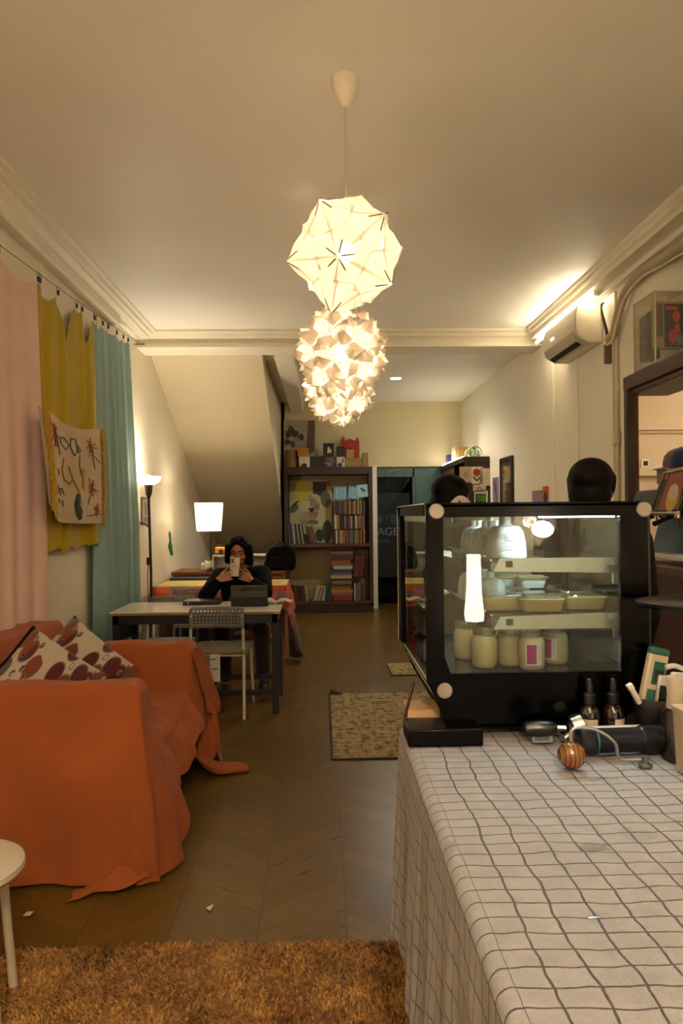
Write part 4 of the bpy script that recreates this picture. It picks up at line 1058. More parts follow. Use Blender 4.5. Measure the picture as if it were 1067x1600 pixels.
for i, (x0, y0, w_, h_, rot, lab) in enumerate(((.175, 1.632, .19, .195, 0, 'blue patterned tile standing at the left end over the paperbacks'), (.375, 1.65, .17, .19, -6, 'blue patterned tile tilted in the middle over the paperbacks'), (.515, 1.66, .165, .19, 4, 'pale blue tile with one dark leaf spray, over the paperbacks'))):
    c, s_ = math.cos(R(rot)), math.sin(R(rot)); sh = Sheet((x0, BY0+.055, y0), (w_*c, 0, w_*s_), (-h_*s_, .02, h_*c))
    t = panel_thing('blue_tile', lab.replace('at the left end ', ''), 'tile', sh, w_, h_, mat('86aab0' if i == 2 else '7fa6b4', .3, var=.1), .01, 'blue tiles over the paperbacks')
    rg = random.Random(i+3)
    if i < 2: pp = [ell(.1+.16*a+.03*rg.random(), .1+.16*b+.03*rg.random(), .05+.03*rg.random(), .035, rg.random()*180, 8) for a in range(6) for b in range(6)]
    else: pp = [ell(.55+.12*math.cos(k), .5+.14*k/3, .12, .07, 50*k, 10) for k in range(5)]
    sh.put('glaze_pattern', pp, mat('1c3f5c', .3), t); sh.put('border', stroke([(.02, .02), (.98, .02), (.98, .98), (.02, .98), (.02, .02)], .03), mat('2d5a70', .3), t, 2)

# on top of the bookcase
TT = 2.111
def bbox(name, px0, px1, py0, py1, m, label, cat='box', z0=TT, y=10.74, d=.22, bevel=.003):
    a = at(px0, py1, y); b = at(px1, py0, y); zt = b.z - a.z
    return one(MB().box(a.x, y, z0, b.x, y+d, z0+zt), name, m, label, cat, bevel=bevel, smooth=False), (a.x, b.x, y, z0, z0+zt)
MK = mat('8a6a38', .8, var=.1)
a = at(455, 728, 10.8); one(MB().lathe([(.085, 0), (.09, .004), (.09, .255), (.082, .26), (.001, .262)], (a.x, 10.85, TT), 26), 'cardboard_tube', mat('8b6425', .5, var=.2), 'thick brown cardboard tube at the wall end of the bookcase top', 'tube')
o, e = bbox('red_white_box', 467, 484, 711, 728, mat('cdbfa8', .7), 'small white box with a red and black blot beneath the orange box')
sh = Sheet((e[0], e[2]-.002, e[3]), (e[1]-e[0], 0, 0), (0, 0, e[4]-e[3])); p = sh.put('print', [ell(.5, .15, .22, .22)], mat('1a1512', .7), o); sh.put('print_red', [ell(.25, .12, .18, .12)], mat('8c2018', .7), o, 2)
bbox('orange_box', 465, 482, 698, 711, mat('b87f22', .6), 'small orange box stacked on the red-blotted white box', z0=TT+e[4]-e[3]+.001, d=.14)
bbox('charcoal_box', 485, 505.5, 711, 728, mat('2c2622', .7), 'plain charcoal carton under nothing, between the white and patterned boxes')
o, e = bbox('patterned_box', 506.5, 524, 711, 728, mat('3b3230', .7), 'dark carton with white scribbled pattern under the black printed box')
rg = random.Random(3); sh = Sheet((e[0], e[2]-.002, e[3]), (e[1]-e[0], 0, 0), (0, 0, e[4]-e[3]))
sh.put('scribble', sum([stroke([(rg.random()*.9, .1+.09*k), (rg.random()*.9+.1, .15+.09*k)], .03) for k in range(9)], []), mat('b5a898', .7), o)
o, e2 = bbox('printed_box', 505, 521.5, 690.5, 711, mat('221d1a', .7), 'black box with a white cat-like blot standing on the scribbled carton', z0=e[4]+.001, d=.17)
sh = Sheet((e2[0], e2[2]-.002, e2[3]), (e2[1]-e2[0], 0, 0), (0, 0, e2[4]-e2[3])); sh.put('print', [[(.35, .25), (.75, .25), (.78, .5), (.62, .55), (.6, .68), (.5, .72), (.38, .66), (.42, .5)]], mat('c0b49c', .7), o)
o, e = bbox('floral_box', 526, 538.5, 712, 728, mat('b8ac96', .7), 'narrow white box with dark blots beside the kraft carton')
sh = Sheet((e[0], e[2]-.002, e[3]), (e[1]-e[0], 0, 0), (0, 0, e[4]-e[3])); sh.put('print', [ell(.4, .2, .3, .2), ell(.75, .6, .1, .2)], mat('3a1a1a', .7), o)
bbox('black_carton', 526, 538, 695, 711, mat('14110f', .6), 'small plain black box on the narrow white box', z0=e[4]+.001, d=.12)
o, e = bbox('kraft_box', 539, 565.5, 714, 728, MK, 'wide low kraft carton in front of the red figure')
bbox('kraft_block', 541, 553, 700.5, 714, mat('9a7c46', .8), 'small kraft box on the wide kraft carton before the red figure', z0=e[4]+.001, d=.12)
o, e = bbox('tied_carton', 566.5, 575, 706, 728, mat('94763e', .8, var=.1), 'upright kraft carton tied with string, last on the bookcase top')
sh = Sheet((e[0], e[2]-.002, e[3]), (e[1]-e[0], 0, 0), (0, 0, e[4]-e[3])); sh.put('string', stroke([(.35, 0), (.35, 1)], .06)+stroke([(.8, 0), (.8, 1)], .06), mat('3c2a16', .8), o)
# red eared board figure
ya = 10.98; a = at(532.5, 728, ya); b = at(561.5, 682, ya); W = b.x-a.x; H = b.z-TT
pf = [(0, 0), (0, .60), (.02, .88), (.06, .99), (.15, 1.0), (.20, .90), (.24, .86), (.5, .93), (.76, .86), (.80, .90), (.85, .97), (.95, .93), (.99, .80), (1.0, .55), (.96, 0)]
t = thing('red_figure', 'flat bright red board figure with two round ears', 'figure', (a.x, ya, TT))
MB().prism([(a.x+W*x, TT+.001+H*z) for x, z in pf], 'Y', ya, ya+.025).build('body', mat('a8180c', .45, var=.05), t)
sh = Sheet((a.x, ya-.002, TT), (W, 0, 0), (0, 0, H)); sh.put('eyes', [ell(.26, .58, .05, .025), ell(.55, .60, .10, .03)], mat('5c0f0a', .5), t)
# picture leaning on the wall
sh = Sheet((-.56, 10.97, TT+.001), (.47, 0, 0), (-.0, .10, .72))
t = panel_thing('landscape_canvas', 'pale grey-mauve landscape canvas leaning behind the boxes', 'painting', sh, .47, .72, mat('b3a592', .8, var=.25, scale=5), .02)
rg = random.Random(8)
sh.put('tree_shapes', [ell(.1+.5*rg.random(), .45+.4*rg.random(), .06+.05*rg.random(), .04+.04*rg.random(), 0, 10) for k in range(16)], mat('6c6050', .8, var=.3), t)
sh.put('dark_trunk', [[(.72, .45), (.78, 1.0), (.99, 1.0), (.97, .35), (.80, .30)]], mat('6a5c58', .8, var=.2), t, 2)
sh.put('pale_path', [[(.30, .42), (.60, .46), (.50, .36), (.18, .33)], ell(.3, .62, .2, .03)], mat('a8a07c', .8, var=.2), t, 3)

# ------------------------------------------------------------------ doorway to the dark lounge
t = thing('plastic_door_curtain', 'dusty clear plastic sheet gathered across the dark doorway', 'curtain', (1.1, YB+.02, 0))
def pl(a, b):
    x = .84 + (.52-.46*sm(0, .75, b)*1)*a; z = 2.06-1.0*b
    return (x, YB+.04+.02*math.sin(22*a+4*b)+.01*math.sin(51*a), z)
MP = NT('cloudy_plastic'); nz = MP.noise(3.5, 4); tr = MP.n('BsdfTransparent'); gl = MP.n('BsdfPrincipled'); gl.inputs['Base Color'].default_value = (*lin('5c6c66'), 1); gl.inputs['Roughness'].default_value = .2
mx = MP.n('MixShader'); MP.l(MP.math('MULTIPLY', nz.outputs[0], .35), mx.inputs[0]); MP.l(tr.outputs[0], mx.inputs[1]); MP.l(gl.outputs[0], mx.inputs[2]); M_PLASTIC = MP.done(mx)
MB().grid(pl, 60, 20).build('sheet', M_PLASTIC, t, angle=4)
MB().box(.84, YB+.03, 1.98, 1.40, YB+.05, 2.12).build('header_band', mat('52686a', .4, var=.2), t, bevel=.003)
MB().tube([(1.02, YB+.02, 2.06), (1.20, YB+.01, 2.10)], .005, 6).build('tape', mat('a8a898', .4), t)
MB().tube([(1.33, YB+.02, 2.11), (1.38, YB+.01, 2.05)], .005, 6).build('tape', mat('a8a898', .4), t)
t = thing('teal_door_leaf', 'dull teal panel door standing beside the dark opening', 'door panel', (1.65, YB+.07, 0))
MB().box(1.40, YB+.06, 0, 1.92, YB+.10, 2.12).build('leaf', mat('557570', .5, var=.08), t)
MB().box(1.37, YB+.03, 0, 1.42, YB+.11, 2.12).build('stile', mat('4a6660', .5), t, bevel=.004)
t = thing('lounge_sign', 'dark glass sign panel reading AGE and a Lou in grey-blue letters', 'sign', (1.0, YB+.3, .5))
MB().box(.84, YB+.30, .45, 1.36, YB+.32, 1.75).build('panel', mat('0a1216', .6), t)
MT_ = mat('6f8284', .6); MT2 = mat('2e4750', .6)
text('lettering', 'AGE', .17, MT_, t, (.85, YB+.295, 1.095), FACE)
text('lettering', 'a Lou', .085, mat('5c6c70', .6), t, (.85, YB+.295, .985), FACE)
sh = Sheet((.84, YB+.298, 1.24), (.5, 0, 0), (0, 0, .2)); sh.put('emblem', [ell(.10, .5, .10, .35), ell(.62, .4, .2, .3), ell(.5, .75, .1, .16), ell(.85, .7, .12, .25)], MT2, t); sh.put('emblem_mark', stroke(ell(.27, .62, .07, .18, 0, 14, 150, -60), .05)+[ell(.30, .15, .03, .06)], MT2, t)

# ------------------------------------------------------------------ right rear bookcase
t = thing('side_bookcase', 'dark brown bookcase along the right wall with cards pinned on its end', 'bookcase', (1.95, 10.1, 0))
CX, CY = 1.80, 9.25
MB().box(CX, CY, 0, XR-.005, CY+.03, 2.12).build('end_panel', M_BK, t); MB().box(CX, YB-.03, 0, XR-.005, YB-.005, 2.12).build('end_panel', M_BK, t)
MB().box(CX-.01, CY-.005, 2.06, XR-.005, YB-.005, 2.13).build('top', M_BK, t, bevel=.004)
for z in (.08, .55, 1.05, 1.60): MB().box(CX+.01, CY+.03, z, XR-.01, YB-.03, z+.03).build('shelf', M_BK, t)
MB().box(XR-.02, CY+.03, .08, XR-.008, YB-.03, 2.06).build('back_panel', mat('4a3420', .6), t)
MB().box(CX+.01, 10.1, .1, CX+.025, YB-.03, 2.06).build('door', wood('4a2a16', '6a4022', .5, 'Z', 2), t)
ST = 2.131
t = thing('led_strip', 'bright LED strip light lying along the top edge of the side bookcase', 'light strip', (1.83, 10, ST))
MB().box(CX+.0, CY+.15, ST, CX+.02, 11.0, ST+.012).build('strip', glow((1.0, .93, .74), E_STRIP*2.2), t, smooth=False)
MB().box(CX+.02, CY+.15, ST, CX+.03, 11.0, ST+.006).build('backing', M_WHT, t, smooth=False)
one(MB().box(CX+.05, 9.95, ST, CX+.26, 10.15, ST+.16).box(CX+.04, 9.94, ST+.16, CX+.27, 10.16, ST+.185), 'lidded_box', mat('8c6a2e', .7), 'brown box with a dark lid on the side bookcase', 'box', bevel=.003)
one(MB().box(CX+.04, 10.30, ST, CX+.13, 10.42, ST+.22), 'white_packet', mat('dcd2be', .7), 'upright small white packet behind the lidded box', 'box', bevel=.003)
one(MB().box(CX+.04, 10.75, ST, CX+.17, 10.9, ST+.15), 'blue_box', mat('3a3560', .6), 'dark violet box at the far end of the side bookcase', 'box', bevel=.003)
t = thing('plastic_plant', 'tangle of pale green wire leaves on the near end of the side bookcase', 'artificial plant', (1.98, 9.5, ST))
rg = random.Random(5)
for k in range(9):
    c = V((1.92+.10*rg.random(), 9.42+.25*rg.random(), ST+.005)); a_ = rg.random()*6; r_ = .05+.03*rg.random()
    MB().tube([c + V((r_*math.cos(u)*math.cos(a_), r_*math.cos(u)*math.sin(a_), r_*.9+r_*.9*math.sin(u))) for u in [2*PI*i/14 for i in range(15)]], .005, 6).build('leaf_loop', mat('b9c79a' if k % 3 else '2e5c34', .5), t)
def card(px0, px1, py0, py1, base, label, group='cards on the bookcase end', rot=0):
    a = at(px0, py1, CY-.004); b = at(px1, py0, CY-.004)
    sh = Sheet((a.x, CY-.006, a.z), (b.x-a.x, 0, (b.x-a.x)*math.tan(R(rot))), (0, 0, b.z-a.z))
    return sh, panel_thing('art_card', label, 'card', sh, 0, 0, mat(base, .7, var=.05), .002, group)
sh, t = card(718, 736.5, 729, 754, 'b9a486', 'beige card with a small rust flower, overlapped by the tulip card')
sh.put('bloom', [ell(.5, .5, .16, .14)], mat('a8503c', .7), t, 1); sh.put('centre', [ell(.5, .5, .08, .07)], mat('d8c8ac', .7), t, 2)
sh, t = card(750, 767, 731, 758, 'cbbd9f', 'cream card with thin grey pencil lines', rot=-4)
sh.put('pencil_lines', stroke([(.2, .2), (.5, .6), (.8, .9)], .02)+stroke([(.3, .1), (.6, .5), (.7, .8)], .02), mat('9a8f7c', .7), t)
sh, t = card(736.5, 754, 729, 756, 'd8ccae', 'cream card with one big red round flower and green leaves')
sh.put('bloom', [ell(.47, .66, .33, .22)], mat('a8341c', .7), t, 1); sh.put('leaves', [ell(.3, .30, .22, .06, -40), ell(.65, .30, .22, .06, 40), rect(.45, .15, .5, .45)], mat('2e5a34', .7), t, 1)
sh, t = card(739, 759, 757, 768, 'c4b698', 'small cream card with a grey sketch under the flower card')
sh.put('sketch', stroke([(.3, .3), (.5, .7), (.7, .3)], .08), mat('7a7266', .7), t)
sh, t = card(741, 762, 766, 786, 'cfc2a8', 'white card with a black square of green clover')
sh.put('dark_square', [rect(.1, .0, .85, .72)], mat('161412', .6), t, 1); sh.put('clover', [ell(.35+.3*(k % 2), .25+.25*(k//2), .17, .15) for k in range(4)], mat('3a8a2c', .6), t, 2)
# mirror and prints on the right wall
t = thing('wall_mirror', 'tall narrow mirror in a black frame on the right wall', 'mirror', (XR, 8.35, .9))
MB().box(XR-.03, 8.10, .9, XR-.001, 8.14, 2.05).box(XR-.03, 8.60, .9, XR-.001, 8.64, 2.05).box(XR-.03, 8.14, 2.01, XR-.001, 8.60, 2.05).box(XR-.03, 8.14, .9, XR-.001, 8.60, .94).build('frame', mat('15110e', .4), t)
MB().box(XR-.012, 8.14, .94, XR-.004, 8.60, 2.01).build('glass', mat('d9cdb2', .05, .9), t)
def wallcard(y0, y1, z0, z1, base, name, label):
    sh = Sheet((XR-.006, y1, z0), (0, y0-y1, 0), (0, 0, z1-z0)); t = panel_thing(name, label, 'poster', sh, 0, 0, mat(base, .7, var=.1), .003); return sh, t
sh, t = wallcard(8.80, 9.1, 1.2, 1.85, '7d6a7c', 'wall_poster', 'narrow mauve poster with a dark curved figure beside the mirror')
sh.put('figure', stroke([(.3, .95), (.6, .7), (.65, .4), (.4, .05)], .12), mat('2f2236', .7), t)
sh, t = wallcard(7.05, 7.38, 1.1, 1.63, '8a7484', 'wall_poster', 'mauve poster with a red-haired figure beneath the tube light')
sh.put('figure', [ell(.5, .6, .16, .2), ell(.5, .3, .2, .25)], mat('a85c50', .7), t); sh.put('dark_figure', [ell(.55, .66, .12, .08)], mat('2a1c24', .7), t, 2)
sh, t = wallcard(6.85, 7.03, 1.1, 1.66, 'c4501e', 'wall_banner', 'bright orange hanging strip with a dark top knot')
sh.put('knot', [ell(.5, .8, .3, .12)], mat('1c1612', .7), t)

# ------------------------------------------------------------------ rugs, litter
def rug2_mat():
    t = NT('worn_rug'); n1 = t.noise(1, 6, None, .75)
    mp = t.n('Mapping'); t.l(t.coord(), mp.inputs[0]); mp.inputs['Scale'].default_value = (26, 9, 1); t.l(mp.outputs[0], n1.inputs['Vector'])
    mp2 = t.n('Mapping'); t.l(t.coord(), mp2.inputs[0]); mp2.inputs['Scale'].default_value = (7, 40, 1); n2 = t.noise(1, 4, mp2.outputs[0], .7)
    s = t.math('ADD', t.math('MULTIPLY', n1.outputs[0], .5), t.math('MULTIPLY', n2.outputs[0], .5))
    col = t.ramp(s, [(.44, lin('57472a')), (.52, lin('a6946a'))])
    return t.done(t.bsdf(col, .95, 0, s, .4, .006))
MR2 = rug2_mat(); MED = mat('3a2f1c', .9)
def flat_rug(name, label, x0, y0, x1, y1, z):
    t = thing(name, label, 'rug', ((x0+x1)/2, (y0+y1)/2, 0))
    MB().grid(lambda a, b: (x0+(x1-x0)*a, y0+(y1-y0)*b, .010+.002*noise.noise(V((a*6, b*9, 1)))), 20, 20).build('pile', MR2, t)
    MB().box(x0-.012, y0-.012, .0005, x1+.012, y1+.012, .008).build('border', MED, t)
    return t
t = flat_rug('woven_rug', 'beige and brown distressed rug in the aisle beside the counter', .05, 4.25, .95, 5.80, 0)
MB().grid(lambda a, b: (.05+.10*a*(1-b*.3), 5.76+.06*b, .012+.03*math.sin(PI*b)*(1-a)), 8, 6).build('curled_corner', MED, t, solid=.004)
flat_rug('woven_rug', 'small distressed rug further down the aisle, mostly behind the case', .60, 6.45, 1.4, 6.95, 0)
# shaggy rug in front
def shag_mat():
    t = NT('shag_pile'); n1 = t.noise(5, 4, None, .7); n2 = t.noise(60, 3); n3 = t.noise(1.6, 3)
    s = t.math('ADD', t.math('MULTIPLY', n1.outputs[0], .45), t.math('ADD', t.math('MULTIPLY', n2.outputs[0], .3), t.math('MULTIPLY', n3.outputs[0], .25)))
    col = t.ramp(s, [(.38, lin('38200e')), (.47, lin('996a30')), (.60, lin('d09c50'))])
    return t.done(t.bsdf(col, .95, 0, None, Sheen_Weight=.1))
t = thing('shag_rug', 'golden brown shaggy rug spread across the floor in front', 'rug', (0, 1.6, 0))
MS = shag_mat()
RX0, RX1, RY0, RY1 = -1.03, .29, .7, 2.40
MB().box(RX0, RY0, .0005, RX1, RY1, .012).build('backing', MS, t)
mb = MB(); rng = random.Random(11)
for k in range(52000):
    x = rng.uniform(RX0-.005, RX1); y = rng.uniform(1.55, RY1+.004); sw = noise.noise(V((x*4, y*4, 0)))*3.2 + rng.uniform(-.9, .9)
    L = rng.uniform(.022, .045); h = rng.uniform(.012, .034); w_ = rng.uniform(.0016, .0032)
    dx, dy = math.cos(sw)*L, math.sin(sw)*L*.8; sx, sy = -math.sin(sw)*w_, math.cos(sw)*w_
    b = len(mb.v); mb.v += [V((x-sx, y-sy, .008)), V((x+sx, y+sy, .008)), V((x+dx*.5-sx, y+dy*.5-sy, h)), V((x+dx*.5+sx, y+dy*.5+sy, h)), V((x+dx, y+dy, h*.55))]
    mb.f += [(b, b+1, b+3, b+2), (b+2, b+3, b+4)]
o = mb.build('pile', MS, t, smooth=False); o['kind'] = 'stuff'
def scrap(name, label, px, py, pts):
    q = at(px, py, 3.0); d = q - V((0, 0, 1.4)); s = -1.4/d.z; g = V((0, 0, 1.4)) + d*s
    one(MB().add([(g.x+x, g.y+y, .003+z) for x, y, z in pts], [tuple(range(len(pts)))]), name, mat('dccfc0', .8), label, 'litter', solid=.001, smooth=False)
scrap('paper_scrap', 'small white triangular paper scrap on the floor before the shaggy rug', 328, 1420, [(-.016, .0, 0), (.004, -.024, .002), (.013, .018, .005)])
scrap('paper_scrap', 'tiny crumpled white paper scrap by the stool leg', 43, 1430, [(-.012, -.01, 0), (.014, -.016, .003), (.018, .012, .004), (-.008, .016, .002)])

# ------------------------------------------------------------------ white stool in the corner
SX, SY = -.995, 2.0
t = thing('round_stool', 'round white stool with splayed tube legs at the edge of the shaggy rug', 'stool', (SX, SY, 0))
MWS = mat('cfc3ae', .4, var=.04)
MB().lathe([(.001, .430), (.150, .430), (.172, .436), (.182, .448), (.180, .462), (.168, .468), (.12, .462), (.001, .460)], (SX, SY, 0), 40).build('seat', MWS, t)
for k, an in enumerate((66, 156, 246, 326)):
    c, s_ = math.cos(R(an)), math.sin(R(an))
    MB().tube(smoothpath([V((SX+c*.05, SY+s_*.05, .425)), V((SX+c*.13, SY+s_*.13, .420)), V((SX+c*.165, SY+s_*.165, .38)), V((SX+c*.185, SY+s_*.185, .2)), V((SX+c*.205, SY+s_*.205, .02))], 5), .0125, 14).build('leg', MWS, t)
    MB().cyl((SX+c*.204, SY+s_*.204, .03), (SX+c*.207, SY+s_*.207, .0), .0145, n=14).build('rubber_foot', mat('a8705c', .6), [x for x in t.children if x.name.startswith('leg')][-1])
bpy.data.objects['round_stool'].location.z = .012

# ------------------------------------------------------------------ the counter and its cloth
CZ = .95; KX0, KX1, KY0, KY1 = .160, 1.75, .10, 1.575
t = thing('serving_counter', 'long service counter under the checked cloth', 'counter', (.95, .85, 0))
MB().box(KX0+.02, KY0, .88, KX1, KY1-.02, .935).build('worktop', wood('5a4530', '7d6244', .5, 'Y', 2), t)
MB().box(KX0+.16, KY0, .06, KX1, KY1-.1, .88).build('body', mat('2b211a', .6), t)
t2 = thing('case_cabinet', 'dark cabinet carrying the refrigerated display case', 'cabinet', (.75, 1.8, 0))
MB().box(.30, 1.60, .0, 1.45, 2.02, .948).build('body', mat('1c1713', .6), t2, bevel=.004)
def grid_cloth_mat():
    t = NT('checked_cloth'); uv = t.coord('UV'); nz = t.noise(22, 2, uv); nb = t.noise(7, 2, uv)
    s = t.n('SeparateXYZ'); t.l(uv, s.inputs[0])
    sc = t.n('SeparateColor'); t.l(nz.outputs[1], sc.inputs[0]); sb = t.n('SeparateColor'); t.l(nb.outputs[1], sb.inputs[0])
    def wob(k, a): return t.math('ADD', t.math('MULTIPLY', t.math('SUBTRACT', sc.outputs[k], .5), .009), t.math('MULTIPLY', t.math('SUBTRACT', sb.outputs[k], .5), a))
    u = t.math('DIVIDE', t.math('ADD', s.outputs[0], wob(0, .020)), .0420); v = t.math('DIVIDE', t.math('ADD', s.outputs[1], wob(1, .022)), .0305)
    def ln(x, w): f = t.math('FRACT', x); return t.math('LESS_THAN', t.math('ABSOLUTE', t.math('SUBTRACT', f, .5)), w)
    line = t.math('MAXIMUM', ln(u, .036), ln(v, .040))
    fade = t.noise(120, 2, uv)
    st = t.noise(3.2, 5, uv); stain = t.math('GREATER_THAN', st.outputs[0], .69)
    w = t.mix(t.math('MULTIPLY', nz.outputs[0], 1.0), lin('7f7b7a'), lin('9c9896'))
    w = t.mix(t.math('MULTIPLY', stain, .30), w, lin('6f6860'))
    col = t.mix(t.math('MULTIPLY', line, t.math('ADD', .72, t.math('MULTIPLY', fade.outputs[0], .3))), w, lin('231d1a'))
    return t.done(t.bsdf(col, .62, 0, t.math('ADD', t.noise(500, 2, uv).outputs[0], t.math('MULTIPLY', nb.outputs[0], 3.0)), .35, .004, Sheen_Weight=.1))
t = thing('checked_tablecloth', 'off-white cloth with a dark hand-drawn grid covering the counter', 'tablecloth', (.95, .85, CZ))
mb = MB(); mb_w = KX1-KX0; NU = 90; NV = 110
# columns: first the side skirt (from hem up), the rolled edge, then the top
us = []
HEM = .40
for k in range(29): us.append(('s', k/28))
for k in range(1, 7): us.append(('r', k/6))
for k in range(1, NU+1): us.append(('t', (k/NU)**1.25))
rr = .016
def cpt(kind, u, v):
    y = KY0+(KY1-KY0)*v
    wave = .004*math.sin(26*y)+.006*math.sin(11*y+1)
    if kind == 's':
        d = 1-u; z = CZ-rr-HEM*d
        x = KX0 - .006*d - (.5+.5*math.sin(34*y+2*math.sin(7*y)+1.5*d))*.016*d - .004*math.sin(80*y+4*d)*d
        return V((x, y, z)), (-(HEM*d)-rr*1.57, y)
    if kind == 'r':
        a = PI/2*u; return V((KX0+rr*(1-math.cos(a)), y, CZ-rr+rr*math.sin(a))), (-rr*1.57*(1-u), y)
    x = KX0+rr+(KX1-KX0-rr)*u; dz = .0022*noise.noise(V((x*9, y*9, 3)))+.0016*noise.noise(V((x*22, y*14, 7)))
    if v > .985: dz -= .004*(v-.985)/.015
    return V((x, y, CZ+dz*min(1, u*20))), (x-KX0, y)
for kind, u in us:
    for j in range(NV+1):
        p, q = cpt(kind, u, j/NV); mb.v.append(p); mb.uv[len(mb.v)-1] = (q[0]+2.0+.021, q[1]+2)
n_ = NV+1
mb.f += [(i*n_+j, (i+1)*n_+j, (i+1)*n_+j+1, i*n_+j+1) for i in range(len(us)-1) for j in range(NV)]
# far end drop
b0 = len(mb.v); 
M_GRID = grid_cloth_mat()
for i, (kind, u) in enumerate(us):
    p, q = cpt(kind, u, 1.0)
    for j in range(11):
        d = j/10; zz = max(CZ-rr-HEM, p.z-(HEM+rr)*d)
        mb.v.append(V((p.x, p.y+.012*min(1, d*6)+.008*math.sin(30*p.x)*d, zz))); mb.uv[len(mb.v)-1] = (q[0]+2.021, q[1]+2+(HEM+rr)*d)
mb.f += [(b0+i*11+j, b0+(i+1)*11+j, b0+(i+1)*11+j+1, b0+i*11+j+1) for i in range(len(us)-1) for j in range(10)]
mb.build('cloth', M_GRID, t, angle=4)
# a glossy wet spot of the cloth
sp = MB()
for px, py, r in ((925, 1325, .020), (945, 1322, .006), (930, 1433, .008)):
    d = at(px, py, 1) - V((0, 0, 1.4)); g = V((0, 0, 1.4)) + d*((CZ+.0035-1.4)/d.z); sp.add([(g.x, g.y, CZ+.0045)] + [(g.x+r*(1+.3*math.sin(3*k))*math.cos(k*.5236), g.y+.7*r*math.sin(k*.5236)*(1+.2*math.cos(4*k)), CZ+.004) for k in range(12)], [(0, 1+k, 1+(k+1) % 12) for k in range(12)])
sp.build('wet_spots', glassy('f4f8f8', 1.0, .08, .06), t)

# ------------------------------------------------------------------ the display case
EX0, EX1, EY0, EY1, EZ0, EZ1 = .205, .650, 1.46, 1.975, .985, 1.424
t = thing('display_case', 'black refrigerated glass display case with round steel knobs on the counter', 'display case', (.43, 1.72, CZ))
MC = mat('010101', .15, var=.3, bstr=0, Specular_IOR_Level=.12); MCR = mat('020202', .3, bstr=0, Specular_IOR_Level=.12); M_CHR = mat('b9b3a8', .15, 1.0, bstr=0)
def endpanel(y0, y1):
    p = []
    # outline pieces around the window (photo's window: chamfered lower corner)
    wx0, wx1, wz0, wz1 = .240, .594, 1.085, 1.395
    mb = MB()
    def rc(cx, cz, r, a0, a1, n=6): return [(cx+r*math.cos(R(a0+(a1-a0)*k/n)), cz+r*math.sin(R(a0+(a1-a0)*k/n))) for k in range(n+1)]
    top = [(EX0, wz1)] + rc(EX0+.012, EZ1-.012, .012, 180, 90) + rc(EX1-.014, EZ1-.014, .014, 90, 0) + [(EX1, wz1)]
    mb.prism(top, 'Y', y0, y1)
    mb.prism([(EX0, 1.07), (EX0, wz1), (wx0, wz1), (wx0, 1.118), (wx0+.012, wz0), (EX0+.012, wz0-.02)], 'Y', y0, y1)
    mb.prism([(wx1, wz0), (wx1, wz1), (EX1, wz1), (EX1, wz0)], 'Y', y0, y1)
    mb.prism([(EX0+.012, wz0-.02), (wx0+.012, wz0), (wx1, wz0), (EX1, wz0), (EX1, EZ0), (.243, EZ0), (EX0, 1.07)], 'Y', y0, y1)
    return mb
e = endpanel(EY0, EY0+.014).build('end_panel', MC, t)
for (kx, kz) in (at(681, 799, EY0), at(1005, 796, EY0), at(695, 1079, EY0)) and [(at(681.5, 799, EY0).x, at(681.5, 799, EY0).z), (at(1005, 796, EY0).x, at(1005, 796, EY0).z), (at(694.5, 1079, EY0).x, at(694.5, 1079, EY0).z)]:
    k = MB().lathe([(.0155, 0), (.0155, .004), (.0135, .006), (.001, .0062)], (0, 0, 0), 32); k.xf(Matrix.Translation((kx, EY0, kz)) @ Matrix.Rotation(PI/2, 4, 'X')); k.build('knob', mat('8f877b', .35, .6, var=.05), e, angle=.5)
endpanel(EY1-.014, EY1).build('end_panel', MC, t)
MG = glassy('eef4f2', .9, 0, .015)
MB().box(.236, EY0+.004, 1.08, .600, EY0+.009, 1.40).build('end_glass', MG, t, smooth=False)
MB().box(.236, EY1-.009, 1.08, .600, EY1-.004, 1.40).build('end_glass', MG, t, smooth=False)
# customer side: framed pane, then the slanting lower panel
MB().box(EX0+.004, EY0+.02, 1.075, EX0+.008, EY1-.015, 1.40).build('front_glass', MG, t, smooth=False)
f = MB(); f.box(EX0-.002, EY1-.05, 1.07, EX0+.006, EY1, EZ1-.003); f.box(EX0-.002, EY0+.02, 1.398, EX0+.006, EY1, EZ1-.003)
f.build('front_frame', mat('060505', .7, bstr=0, Specular_IOR_Level=.1), t)
MB().tube([(EX0-.003, EY1-.002, 1.07), (EX0-.003, EY1-.002, EZ1-.010), (EX0-.003, EY1-.014, EZ1-.002), (EX0-.003, EY0+.014, EZ1-.002)], .0016, 6).build('chrome_edge', M_CHR, t)
MB().box(EX0+.006, EY0+.02, 1.385, EX0+.012, EY1-.05, 1.402).build('inner_trim', mat('8c6c3c', .25, .8), t)
MB().cyl((EX0+.014, EY1-.055, 1.08), (EX0+.014, EY1-.055, 1.395), .003).build('chrome_bar', M_CHR, t)
MB().box(EX0, EY0, EZ1-.012, EX1, EY1, EZ1).build('roof', MCR, t, bevel=.004)
S0 = V((EX0, 0, 1.07)); S1_ = V((.243, 0, EZ0+.02)); dn = (S1_-S0)
def sl(u, y, o=0): p = S0 + dn*u; n = V((dn.z, 0, -dn.x)).normalized(); n = n if n.x < 0 else -n; return V((p.x, y, p.z)) + n*o
def slab(u0, u1, y0, y1, o0, o1):
    return MB().add([sl(u0, y0, o0), sl(u1, y0, o0), sl(u1, y1, o0), sl(u0, y1, o0), sl(u0, y0, o1), sl(u1, y0, o1), sl(u1, y1, o1), sl(u0, y1, o1)], [(0,1,2,3),(7,6,5,4),(0,4,5,1),(1,5,6,2),(2,6,7,3),(3,7,4,0)])
slab(0, 1, EY0+.012, EY1, -.004, 0).build('lower_panel', M_CHR, t, smooth=False)
